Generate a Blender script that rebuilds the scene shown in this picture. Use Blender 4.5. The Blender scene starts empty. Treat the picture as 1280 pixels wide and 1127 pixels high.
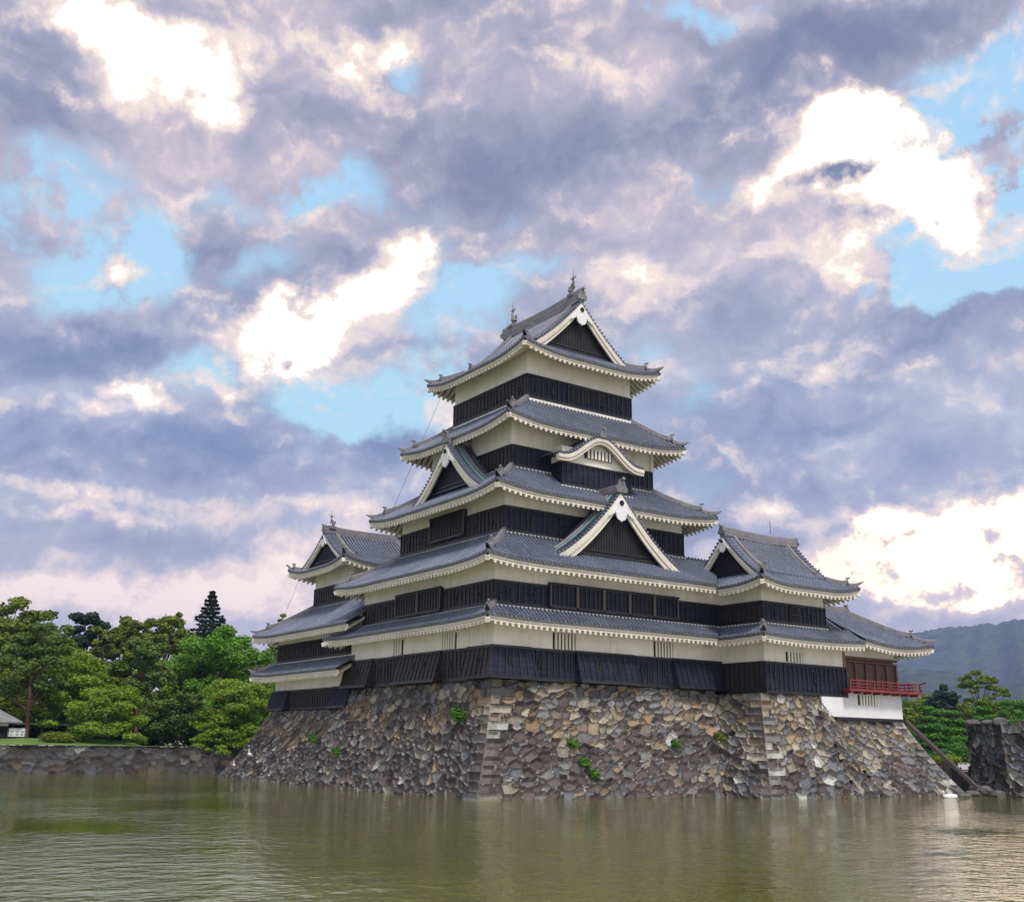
import bpy, math, random
import numpy as np
from mathutils import Vector, Matrix
R = math.radians
scn = bpy.context.scene
col = scn.collection

# ------------------------------------------------------------------ camera
YAW, PITCH, ROLL = R(55.36002896), R(15.37872979), R(0.83593941)
CAM = Vector((-33.6637, -50.2724, 2.7146))
fw = Vector((math.cos(YAW)*math.cos(PITCH), math.sin(YAW)*math.cos(PITCH), math.sin(PITCH)))
rt = Vector((math.sin(YAW), -math.cos(YAW), 0)); up = rt.cross(fw)
r2 = rt*math.cos(ROLL)+up*math.sin(ROLL); u2 = up*math.cos(ROLL)-rt*math.sin(ROLL)
cam = bpy.data.objects.new('camera', bpy.data.cameras.new('camera'))
col.objects.link(cam)
M = Matrix((r2, u2, -fw)).transposed().to_4x4(); M.translation = CAM
cam.matrix_world = M
cam.data.sensor_width = 36; cam.data.sensor_fit = 'HORIZONTAL'
cam.data.lens = 36*1337.43/1280
cam.data.clip_start = 0.3; cam.data.clip_end = 20000
scn.camera = cam
scn.view_settings.view_transform = 'Standard'; scn.view_settings.look = 'None'
scn.view_settings.exposure = 0.12; scn.view_settings.gamma = 1
scn.view_settings.use_curve_mapping = False

# ------------------------------------------------------------------ light
SUN_EL, SUN_AZ = 58, -100          # degrees; azimuth in the xy plane from +x: from the south side
sd = Vector((math.cos(R(SUN_EL))*math.cos(R(SUN_AZ)), math.cos(R(SUN_EL))*math.sin(R(SUN_AZ)), math.sin(R(SUN_EL))))
sl = bpy.data.lights.new('sun', 'SUN'); sl.energy = 3.3; sl.angle = R(11); sl.color = (1.0, 0.93, 0.85)
so = bpy.data.objects.new('sun', sl); col.objects.link(so)
so.rotation_euler = sd.to_track_quat('Z', 'Y').to_euler()

# ------------------------------------------------------------------ world: Nishita sky with cloud layers by azimuth / elevation
world = bpy.data.worlds.new('World'); scn.world = world; world.use_nodes = True
wt = world.node_tree; wt.nodes.clear()
def wn(t, **kw):
    n = wt.nodes.new(t)
    for k, v in kw.items(): setattr(n, k, v)
    return n
def wlink(a, b): wt.links.new(a, b)
def wmath(op, a, b=None, c=None, clamp=False):
    n = wn('ShaderNodeMath', operation=op, use_clamp=clamp)
    for i, v in enumerate((a, b, c)):
        if v is None: continue
        if isinstance(v, (int, float)): n.inputs[i].default_value = v
        else: wlink(v, n.inputs[i])
    return n.outputs[0]
def wmix(f, a, b):
    n = wn('ShaderNodeMix', data_type='RGBA')
    for i, v in ((0, f), (6, a), (7, b)):
        if isinstance(v, (int, float)): n.inputs[i].default_value = v
        elif isinstance(v, tuple): n.inputs[i].default_value = (*v, 1)
        else: wlink(v, n.inputs[i])
    return n.outputs[2]
def wsmooth(x, lo, hi):
    n = wn('ShaderNodeMapRange', interpolation_type='SMOOTHSTEP')
    wlink(x, n.inputs[0]); n.inputs[1].default_value = lo; n.inputs[2].default_value = hi
    return n.outputs[0]
def wnoise(vec, scale, detail=8, rough=0.55, dist=0.0, colour=False):
    n = wn('ShaderNodeTexNoise'); wlink(vec, n.inputs['Vector'])
    n.inputs['Scale'].default_value = scale; n.inputs['Detail'].default_value = detail
    n.inputs['Roughness'].default_value = rough; n.inputs['Distortion'].default_value = dist
    return n.outputs[1 if colour else 0]
def wvec(op, a, b):
    n = wn('ShaderNodeVectorMath', operation=op)
    for i, v in enumerate((a, b)):
        if isinstance(v, tuple): n.inputs[i].default_value = v
        elif isinstance(v, (int, float)): n.inputs['Scale'].default_value = v
        else: wlink(v, n.inputs[i])
    return n.outputs[0]
tc = wn('ShaderNodeTexCoord')
sep = wn('ShaderNodeSeparateXYZ'); wlink(tc.outputs['Generated'], sep.inputs[0])
# azimuth measured clockwise from the direction 55 degrees north of east, in degrees; elevation in degrees
c0, s0 = math.cos(YAW), math.sin(YAW)
fx = wmath('ADD', wmath('MULTIPLY', sep.outputs[0], c0), wmath('MULTIPLY', sep.outputs[1], s0))
fy = wmath('ADD', wmath('MULTIPLY', sep.outputs[0], s0), wmath('MULTIPLY', sep.outputs[1], -c0))
az = wmath('MULTIPLY', wmath('ARCTAN2', fy, fx), 57.29578)
el = wmath('MULTIPLY', wmath('ARCSINE', sep.outputs[2]), 57.29578)
cmb = wn('ShaderNodeCombineXYZ'); wlink(az, cmb.inputs[0]); wlink(el, cmb.inputs[1])
P0 = cmb.outputs[0]
#SKYBEGIN
# warp the layout so that every edge is torn like cloud
w1 = wvec('SCALE', wvec('SUBTRACT', wnoise(P0, 0.11, 9, 0.62, colour=True), (0.5, 0.5, 0.5)), 6.5)
PW = wvec('ADD', P0, w1)
w2 = wvec('SCALE', wvec('SUBTRACT', wnoise(P0, 0.28, 6, 0.6, colour=True), (0.5, 0.5, 0.5)), 3.2)
PB = wvec('ADD', P0, w2)
def px(u, v):
    d = fw*1337.43 + r2*(u-640) + u2*(563.5-v); d.normalize()
    a = math.degrees(math.atan2(d.x*s0-d.y*c0, d.x*c0+d.y*s0))
    return a, math.degrees(math.asin(d.z))
def blobs(lst, P):
    acc = None
    for (u, v, ru, rv, ang, w) in lst:
        a, e = px(u, v)
        a1, e1 = px(u+5, v); a2, e2 = px(u, v-5)
        mp = wn('ShaderNodeMapping', vector_type='TEXTURE'); wlink(P, mp.inputs[0])
        mp.inputs['Location'].default_value = (a, e, 0)
        mp.inputs['Rotation'].default_value = (0, 0, R(ang) + math.atan2(e1-e, a1-a))
        mp.inputs['Scale'].default_value = (1.5*ru*abs(a1-a)/5, 1.5*rv*abs(e2-e)/5, 1)
        g = wn('ShaderNodeTexGradient', gradient_type='SPHERICAL'); wlink(mp.outputs[0], g.inputs[0])
        acc = wmath('MULTIPLY', g.outputs[1], w) if acc is None else wmath('MULTIPLY_ADD', g.outputs[1], w, acc)
    return acc
HOLES = [(1270,160,170,110,0,2.6),(1240,290,150,90,15,2.6),(1140,366,120,30,5,2.0),(50,225,110,50,15,1.2),(130,310,85,60,35,1.5),(200,335,40,70,0,1.3),
 (350,225,130,50,8,1.1),(410,215,60,40,0,.8),(90,345,30,40,0,.6),(235,460,55,36,15,1.0),(460,500,120,42,12,1.25),(385,470,50,40,0,1.0),(560,400,60,60,0,1.3),(610,345,60,40,20,1.0),(410,525,55,30,0,1.2),
 (500,235,60,30,0,.5),(800,480,90,70,0,.9),(515,85,22,28,0,1.0),(880,8,80,18,0,1.4),(700,320,60,20,0,.6),(880,225,60,22,0,.6),(360,318,50,30,0,.8),(545,300,20,50,0,.6),
 (640,260,40,20,0,.5),(540,545,50,60,0,.7),(850,470,60,30,0,.4),(860,600,60,30,0,.4),(1010,480,100,16,0,.5),(30,270,40,30,0,.7),(375,575,20,20,0,1.0),(300,345,40,40,0,.7),(100,450,50,14,10,.5),(30,500,40,20,0,.4),(1110,430,40,10,0,.4)]
BRIGHT = [(100,30,90,34,-14,1.35),(190,75,80,60,-20,1.4),(240,60,60,40,0,1.0),(280,130,34,46,-10,1.1),(450,62,60,26,-10,.9),(390,68,46,14,0,.6),(500,70,36,30,0,.5),
 (335,430,66,54,20,1.6),(385,395,56,50,25,1.1),(330,478,50,20,0,.5),(505,335,30,44,-28,1.3),(480,370,36,36,10,.7),(440,380,40,24,20,.5),(430,430,70,50,20,.35),
 (1068,150,50,36,10,1.5),(1020,190,80,40,25,1.4),(1110,200,90,60,-15,1.4),(1180,235,50,50,-20,1.1),(1195,285,40,44,0,.8),(1100,290,110,50,20,.50),(1040,300,90,50,20,.3),(950,240,24,24,0,.5),
 (1210,690,190,70,8,1.5),(1040,700,150,34,0,.8),(1250,640,90,22,10,.8),(1080,650,90,14,5,.5),(1230,748,100,9,0,.6),(960,640,60,14,10,.5),(1130,760,60,10,0,.4),
 (90,610,130,12,-6,.65),(250,640,160,20,4,.55),(110,640,80,10,0,.5),(170,497,60,10,-12,1.0),(415,655,70,34,0,.5),(350,690,60,24,0,.5),(560,525,26,36,20,.7),(830,612,44,16,0,.6),(440,620,60,20,0,.5),
 (110,750,220,26,0,.95),(300,745,140,34,0,.95),(200,715,160,24,0,.55),(60,690,90,16,0,.3),(60,735,100,8,0,.4),(790,345,50,44,-20,.45),(820,400,60,50,0,.2),(1050,500,60,14,0,.3),(150,345,40,16,20,.8),(50,570,50,8,10,.6),(375,570,14,14,0,.6),(300,520,30,8,0,.4),(120,520,40,10,10,.4),(530,300,12,16,0,.6),(420,180,60,20,10,.2),(720,60,50,50,0,.2)]
DARK = [(1090,25,220,46,16,1.0),(930,100,200,44,30,.75),(860,30,80,40,0,.3),(700,200,220,60,8,.75),(600,215,120,30,0,.4),(420,170,90,50,-20,.5),(560,30,120,30,0,.3),(180,415,190,34,14,1.0),(300,300,60,60,40,.45),(240,300,60,50,20,.45),(50,110,50,110,30,.6),
 (300,565,280,46,0,.9),(500,560,60,30,0,.5),(60,430,110,50,0,.75),(430,325,70,24,0,.7),(370,345,40,20,0,.5),(1180,405,170,44,12,1.0),(1040,215,34,18,25,2.6),(1130,262,80,12,8,1.2),(760,280,100,40,0,.35),
 (950,370,160,50,10,.5),(850,500,240,60,0,.5),(1080,590,220,36,0,.5),(1000,530,160,20,10,.3),(100,690,200,20,0,.55),(60,660,100,10,0,.5),(1190,772,150,18,0,1.2),(1205,722,24,8,0,1.4),(1265,712,34,13,0,1.7),(1275,745,20,12,0,1.0),(930,680,110,10,5,.8),
 (362,440,14,10,0,2.0),(20,180,60,100,0,.5),(230,680,100,10,0,.35),(470,18,120,20,0,.4),(600,110,120,60,20,.35),(1110,672,60,6,5,1.0),(1090,725,14,6,0,1.0),(150,150,60,30,0,.4),(520,440,60,10,0,.6),(870,680,50,20,0,.4),(20,590,40,14,0,.4),(230,600,60,10,0,.5)]
hole = blobs(HOLES, PW); bright = blobs(BRIGHT, PB); dark = blobs(DARK, PW)
st = wn('ShaderNodeMapping'); wlink(PW, st.inputs[0]); st.inputs['Rotation'].default_value = (0, 0, R(-14)); st.inputs['Scale'].default_value = (1, 1.7, 1)
nA = wnoise(st.outputs[0], 0.075, 4, 0.45, 0.3)
nB = wnoise(st.outputs[0], 0.20, 9, 0.52, 0.4)
nC = wnoise(P0, 0.75, 8, 0.62, 0.3)
st2 = wn('ShaderNodeVectorMath', operation='ADD'); wlink(st.outputs[0], st2.inputs[0]); st2.inputs[1].default_value = (0.35, 1.1, 0)
nBs = wnoise(st2.outputs[0], 0.20, 9, 0.52, 0.4)
relief = wmath('SUBTRACT', nB, nBs)
# clear sky
nish = wn('ShaderNodeTexSky', sky_type='NISHITA'); nish.sun_disc = False
nish.sun_elevation = R(SUN_EL); nish.sun_rotation = math.atan2(sd.x, sd.y)
nish.air_density = 1.0; nish.dust_density = 1.5; nish.ozone_density = 1.0
nsc = wvec('SCALE', nish.outputs[0], 0.11)
clear_grad = wmix(wsmooth(el, 8, 36), (0.50, 0.83, 0.95), (0.42, 0.70, 0.96))
clear = wmix(0.9, nsc, clear_grad)
# cloud colour: lavender grey to pale, darker where the dark layer lies
tone = wmath('ADD', wmath('MULTIPLY', dark, -0.42), wmath('MULTIPLY_ADD', nA, 0.8, 0.17))
tone = wmath('ADD', tone, wmath('MULTIPLY_ADD', nB, 0.58, -0.29))
tone = wmath('ADD', tone, wmath('MULTIPLY_ADD', nC, 0.16, -0.08))
tone = wmath('ADD', tone, wmath('MULTIPLY', bright, 0.38))
tone = wmath('MULTIPLY_ADD', relief, 0.5, tone)
ramp = wn('ShaderNodeValToRGB'); wlink(tone, ramp.inputs[0])
cr = ramp.color_ramp; cr.interpolation = 'LINEAR'
cr.elements[0].position = 0.0; cr.elements[0].color = (0.20, 0.235, 0.36, 1)
cr.elements[1].position = 1.0; cr.elements[1].color = (1.0, 0.84, 0.74, 1)
for p, c in ((0.25, (0.275, 0.295, 0.42)), (0.5, (0.43, 0.415, 0.525)), (0.68, (0.60, 0.535, 0.60)), (0.84, (0.82, 0.70, 0.72))):
    e = cr.elements.new(p); e.color = (*c, 1)
warm = wsmooth(el, 16, 2)
# low and left clouds are bluer, upper ones lilac
blueish = wmath('MULTIPLY', wsmooth(el, 30, 14), 0.85)
hs = wn('ShaderNodeVectorMath', operation='MULTIPLY'); wlink(ramp.outputs[0], hs.inputs[0]); hs.inputs[1].default_value = (0.82, 1.0, 1.10)
cl0 = wmix(blueish, ramp.outputs[0], hs.outputs[0])
cloudc = wmix(wmath('MULTIPLY', warm, 0.42), cl0, (0.90, 0.72, 0.64))
cov = wmath('SUBTRACT', wmath('ADD', wmath('MULTIPLY_ADD', nA, 0.7, 0.28), wmath('MULTIPLY', nB, 0.9)), hole)
cov = wmath('ADD', cov, wmath('ADD', wmath('MULTIPLY', dark, 0.40), wmath('MULTIPLY_ADD', nC, 0.3, -0.15)))
covf = wsmooth(cov, 0.10, 1.0)
skyc = wmix(covf, clear, cloudc)
bf = wmath('ADD', wmath('MULTIPLY', bright, 0.86), wmath('MULTIPLY_ADD', nB, 1.5, -0.75))
bf = wmath('ADD', bf, wmath('MULTIPLY_ADD', nC, 1.2, -0.60))
bf = wmath('MULTIPLY_ADD', relief, 1.0, bf)
bf = wmath('SUBTRACT', bf, wmath('MULTIPLY', dark, 0.40))
glow = wsmooth(bf, -0.02, 0.66)
skyc = wmix(wmath('MULTIPLY', glow, 0.85), skyc, (1.0, 0.82, 0.70))
core = wsmooth(bf, 0.46, 0.86)
east = wmath('MULTIPLY', wsmooth(az, 12, 22), wsmooth(el, 17, 11))
corec = wmix(east, wmix(wsmooth(el, 17, 9), (1.45, 1.34, 1.20), (1.2, 1.0, 0.84)), (2.4, 1.75, 1.15))
skyc = wmix(core, skyc, corec)
# overhead and behind the viewer the unseen sky is brightened as added fill light
side = wsmooth(wmath('ABSOLUTE', az), 32, 75)
zen = wsmooth(el, 44, 66)
boost = wmath('MAXIMUM', side, zen)
skyc = wmix(boost, skyc, wvec('SCALE', wmix(nA, (0.75, 0.80, 1.0), (1.0, 0.97, 0.98)), 0.95))
#SKYEND
below = wsmooth(el, 0.5, -3)
skyc = wmix(below, skyc, (0.10, 0.12, 0.12))
bgn = wn('ShaderNodeBackground'); wlink(skyc, bgn.inputs[0]); bgn.inputs[1].default_value = 1.0
wo = wn('ShaderNodeOutputWorld'); wlink(bgn.outputs[0], wo.inputs[0])
world.cycles.sampling_method = 'MANUAL'; world.cycles.sample_map_resolution = 512

# ------------------------------------------------------------------ materials
class MT:
    def __init__(s, name):
        s.m = bpy.data.materials.new(name); s.m.use_nodes = True; s.t = s.m.node_tree
        s.b = s.t.nodes['Principled BSDF']; s.o = s.t.nodes['Material Output']
        s.c = s.t.nodes.new('ShaderNodeTexCoord')
    def n(s, ty, **kw):
        x = s.t.nodes.new(ty)
        for k, v in kw.items(): setattr(x, k, v)
        return x
    def l(s, a, b): s.t.links.new(a, b)
    def mapping(s, scale, src='Object'):
        mp = s.n('ShaderNodeMapping'); s.l(s.c.outputs[src], mp.inputs[0]); mp.inputs['Scale'].default_value = scale
        return mp.outputs[0]
    def noise(s, scale, detail=5, rough=.6, sc=(1, 1, 1), dist=0):
        x = s.n('ShaderNodeTexNoise'); s.l(s.mapping(sc), x.inputs['Vector'])
        x.inputs['Scale'].default_value = scale; x.inputs['Detail'].default_value = detail
        x.inputs['Roughness'].default_value = rough; x.inputs['Distortion'].default_value = dist
        return x.outputs[0]
    def mix(s, f, a, b):
        x = s.n('ShaderNodeMix', data_type='RGBA')
        for i, v in ((0, f), (6, a), (7, b)):
            if isinstance(v, (int, float)): x.inputs[i].default_value = v
            elif isinstance(v, tuple): x.inputs[i].default_value = (*v[:3], 1)
            else: s.l(v, x.inputs[i])
        return x.outputs[2]
    def rng(s, x, lo, hi, a=0., b=1.):
        r = s.n('ShaderNodeMapRange'); s.l(x, r.inputs[0])
        for i, v in enumerate((lo, hi, a, b)): r.inputs[i+1].default_value = v
        return r.outputs[0]
    def math(s, op, a, b=0.):
        x = s.n('ShaderNodeMath', operation=op)
        for i, v in enumerate((a, b)):
            if isinstance(v, (int, float)): x.inputs[i].default_value = v
            else: s.l(v, x.inputs[i])
        return x.outputs[0]
    def bump(s, h, strength, dist):
        x = s.n('ShaderNodeBump'); s.l(h, x.inputs['Height']); x.inputs['Strength'].default_value = strength
        x.inputs['Distance'].default_value = dist; s.l(x.outputs[0], s.b.inputs['Normal'])
    def sepz(s):
        x = s.n('ShaderNodeSeparateXYZ'); s.l(s.c.outputs['Object'], x.inputs[0]); return x.outputs
def setc(m, c, rough=.8, metal=0., spec=.5):
    if isinstance(c, tuple): m.b.inputs['Base Color'].default_value = (*c, 1)
    else: m.l(c, m.b.inputs['Base Color'])
    if isinstance(rough, (int, float)): m.b.inputs['Roughness'].default_value = rough
    else: m.l(rough, m.b.inputs['Roughness'])
    m.b.inputs['Metallic'].default_value = metal
    m.b.inputs['Specular IOR Level'].default_value = spec
    return m.m

def m_plaster(name, c1, c2, c3):
    m = MT(name)
    n1 = m.rng(m.noise(.55, 6, .6), .35, .65); n2 = m.rng(m.noise(1.6, 6, .65, (2, 2, .5)), .50, .78)
    c = m.mix(n1, c1, c2); c = m.mix(m.math('MULTIPLY', n2, .55), c, c3)
    m.bump(m.noise(9, 5), .25, .02)
    return setc(m, c, .85, spec=.25)
PLASTER = m_plaster('plaster_white', (.76, .73, .67), (.66, .63, .57), (.44, .41, .36))
EAVEW = m_plaster('plaster_eaves', (.66, .62, .54), (.55, .51, .44), (.36, .33, .28))
PLASTER_NEW = m_plaster('plaster_bright', (.68, .68, .70), (.62, .62, .65), (.50, .50, .53))
def m_board(name, c1, c2):
    m = MT(name); z = m.sepz()
    saw = m.math('FRACT', m.math('MULTIPLY', z[2], 3.1))
    n = m.noise(1.3, 6, .65); n2 = m.noise(4.0, 6, .65, (1, 1, .25))
    c = m.mix(m.rng(n, .35, .7), c1, c2); c = m.mix(m.math('MULTIPLY', m.rng(n2, .5, .8), .5), c, (.055, .05, .048))
    c = m.mix(m.math('GREATER_THAN', saw, .93), c, (.004, .004, .005))
    m.bump(m.math('ADD', m.math('MULTIPLY', saw, -1.0), m.math('MULTIPLY', n2, .3)), .6, .03)
    return setc(m, c, m.rng(n, .3, .7, .38, .6), spec=.12)
BOARD = m_board('black_lacquered_boards', (.010, .013, .025), (.022, .026, .044))
BOARD_W = m_board('brown_dark_boards', (.026, .021, .021), (.050, .039, .035))  # browner, slightly lighter boards for the west faces
def m_simple(name, c1, c2, rough=.7, sc=2., bump=.2, metal=0.):
    m = MT(name); n = m.noise(sc, 6, .65)
    m.bump(m.noise(sc*6, 4), bump, .02)
    return setc(m, m.mix(m.rng(n, .3, .7), c1, c2), rough, metal)
SOFFIT = m_simple('shade_dark_soffit', (.26, .235, .20), (.16, .145, .125), .9, 2)  # plaster soffit coloured dark to stand in for the shade under the eaves
BATTEN = m_simple('black_batten_wood', (.004, .004, .006), (.010, .010, .013), .5, 3)
POST = m_simple('weathered_post_wood', (.07, .055, .048), (.12, .10, .09), .75, 3)
DARKWOOD = m_simple('dark_gable_wood', (.018, .016, .02), (.04, .036, .038), .7, 3)
SLIT = m_simple('black_opening', (.003, .003, .004), (.006, .006, .006), .9, 3)
RED = m_simple('red_lacquer', (.22, .022, .017), (.13, .016, .013), .45, 3)
BROWN = m_simple('brown_panel_wood', (.10, .04, .022), (.06, .025, .016), .6, 2.5)
COPPER = m_simple('green_copper', (.13, .34, .30), (.20, .42, .38), .5, 2)
def m_tile():
    m = MT('grey_roof_tiles'); z = m.sepz()
    n = m.noise(.45, 6, .65); n2 = m.noise(5.5, 5, .7); n3 = m.noise(1.1, 8, .7)
    c = m.mix(m.rng(n, .35, .68), (.062, .075, .115), (.125, .145, .21))
    c = m.mix(m.math('MULTIPLY', m.rng(n2, .5, .75), .55), c, (.33, .35, .43))
    c = m.mix(m.math('MULTIPLY', m.rng(n3, .55, .72), .65), c, (.10, .098, .095))
    step = m.math('FRACT', m.math('MULTIPLY', z[2], 5.2))
    c = m.mix(m.math('MULTIPLY', m.math('GREATER_THAN', step, .86), .35), c, (.05, .05, .06))
    m.bump(m.math('ADD', step, n2), .4, .03)
    return setc(m, c, m.rng(n2, .3, .7, .32, .55), spec=.6)
TILE = m_tile()
PAN = m_simple('shade_dark_pan_tiles', (.012, .014, .022), (.032, .037, .052), .5, 1.2, .3)  # pan colour painted darker for shade and dirt between the tile rows
def m_tile_dark():
    m = MT('dark_tile_edges'); n = m.noise(6, 5, .7)
    return setc(m, m.mix(m.rng(n, .35, .7), (.05, .055, .07), (.15, .16, .19)), .5)
TILE_EDGE = m_tile_dark()
def m_ridge():
    m = MT('stacked_ridge_tiles'); z = m.sepz()
    n = m.noise(2.2, 6, .7)
    fr = m.math('FRACT', m.math('MULTIPLY', z[2], 9.0))
    c = m.mix(m.rng(n, .3, .7), (.07, .07, .09), (.19, .18, .20))
    c = m.mix(m.math('MULTIPLY', m.math('GREATER_THAN', fr, .7), .45), c, (.33, .31, .29))
    m.bump(fr, .3, .02)
    return setc(m, c, .6)
RIDGE = m_ridge()
def m_stone():
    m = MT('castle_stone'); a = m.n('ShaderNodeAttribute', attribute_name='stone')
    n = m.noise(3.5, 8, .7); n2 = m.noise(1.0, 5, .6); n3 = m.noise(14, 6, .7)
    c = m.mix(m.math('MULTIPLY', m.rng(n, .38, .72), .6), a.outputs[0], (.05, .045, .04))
    c = m.mix(m.math('MULTIPLY', m.rng(n3, .56, .8), .35), c, (.50, .49, .47))
    m.bump(m.math('ADD', n, m.math('MULTIPLY', n3, .6)), 1.0, .12)
    return setc(m, c, .9, spec=.25)
STONE = m_stone()
def m_water():
    m = MT('moat_water')
    n1 = m.noise(1.5, 2, .5, (1, 1, 1)); n2 = m.noise(4.2, 3, .55); n3 = m.noise(.10, 3, .5); n4 = m.noise(.5, 2, .5)
    h = m.math('ADD', m.math('MULTIPLY', n1, .55), m.math('MULTIPLY', n2, .24)); h = m.math('ADD', h, m.math('MULTIPLY', n4, .5))
    x = m.n('ShaderNodeBump'); m.l(h, x.inputs['Height']); x.inputs['Distance'].default_value = .13
    m.l(m.rng(n3, .38, .62, .25, 1.0), x.inputs['Strength'])
    c = m.mix(m.rng(n3, .3, .7), (.10, .115, .001), (.13, .145, .003))
    df = m.n('ShaderNodeBsdfDiffuse'); m.l(c, df.inputs[0])
    gl = m.n('ShaderNodeBsdfGlossy'); gl.inputs['Roughness'].default_value = .04; gl.inputs[0].default_value = (1, .985, .92, 1)
    fr = m.n('ShaderNodeFresnel'); fr.inputs['IOR'].default_value = 1.36
    for q in (gl.inputs['Normal'], fr.inputs['Normal']): m.l(x.outputs[0], q)
    mx = m.n('ShaderNodeMixShader'); m.l(m.math('MINIMUM', m.math('MULTIPLY', m.math('POWER', fr.outputs[0], .66), 1.12), .95), mx.inputs[0])
    m.l(df.outputs[0], mx.inputs[1]); m.l(gl.outputs[0], mx.inputs[2]); m.l(mx.outputs[0], m.o.inputs[0])
    return m.m
WATER = m_water()
def m_grass():
    m = MT('lawn_grass'); n = m.noise(.6, 6, .7)
    m.bump(m.noise(12, 5), .6, .05)
    return setc(m, m.mix(m.rng(n, .3, .7), (.055, .12, .018), (.11, .19, .03)), .9)
GRASS = m_grass()
def m_leaf(name, c1, c2, c3, trans=.3, sc=.35):
    m = MT(name); g = m.n('ShaderNodeNewGeometry'); n = m.noise(sc, 4, .6)
    c = m.mix(g.outputs['Random Per Island'], c1, c2)
    c = m.mix(m.rng(n, .42, .66, 0, .8), c, c3)
    setc(m, c, .6, spec=.25)
    tr = m.n('ShaderNodeBsdfTranslucent'); m.l(c, tr.inputs[0])
    mx = m.n('ShaderNodeMixShader'); mx.inputs[0].default_value = trans
    m.l(m.b.outputs[0], mx.inputs[1]); m.l(tr.outputs[0], mx.inputs[2]); m.l(mx.outputs[0], m.o.inputs[0])
    return m.m
L_BRIGHT = m_leaf('leaf_bright_green', (.06, .16, .010), (.10, .25, .018), (.15, .30, .03))
L_MAPLE = m_leaf('leaf_maple_green', (.09, .17, .010), (.16, .25, .016), (.22, .30, .03))
L_ZELK = m_leaf('leaf_zelkova', (.075, .125, .012), (.13, .185, .018), (.18, .21, .022))
L_PINE = m_leaf('needle_pine', (.04, .085, .014), (.08, .13, .022), (.11, .15, .024), .15)
L_FIR = m_leaf('needle_fir', (.008, .024, .016), (.018, .045, .026), (.03, .055, .03), .1)
L_CLIP = m_leaf('needle_clipped_pine', (.03, .11, .010), (.065, .19, .018), (.10, .23, .025), .2, .8)
L_YEL = m_leaf('leaf_yellow_green', (.13, .19, .02), (.22, .25, .03), (.28, .27, .04), .3, .8)
BARK = m_simple('grey_bark', (.05, .04, .032), (.10, .08, .065), .9, 3)
BARK_RED = m_simple('red_pine_bark', (.17, .075, .04), (.09, .05, .035), .9, 3)

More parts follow.
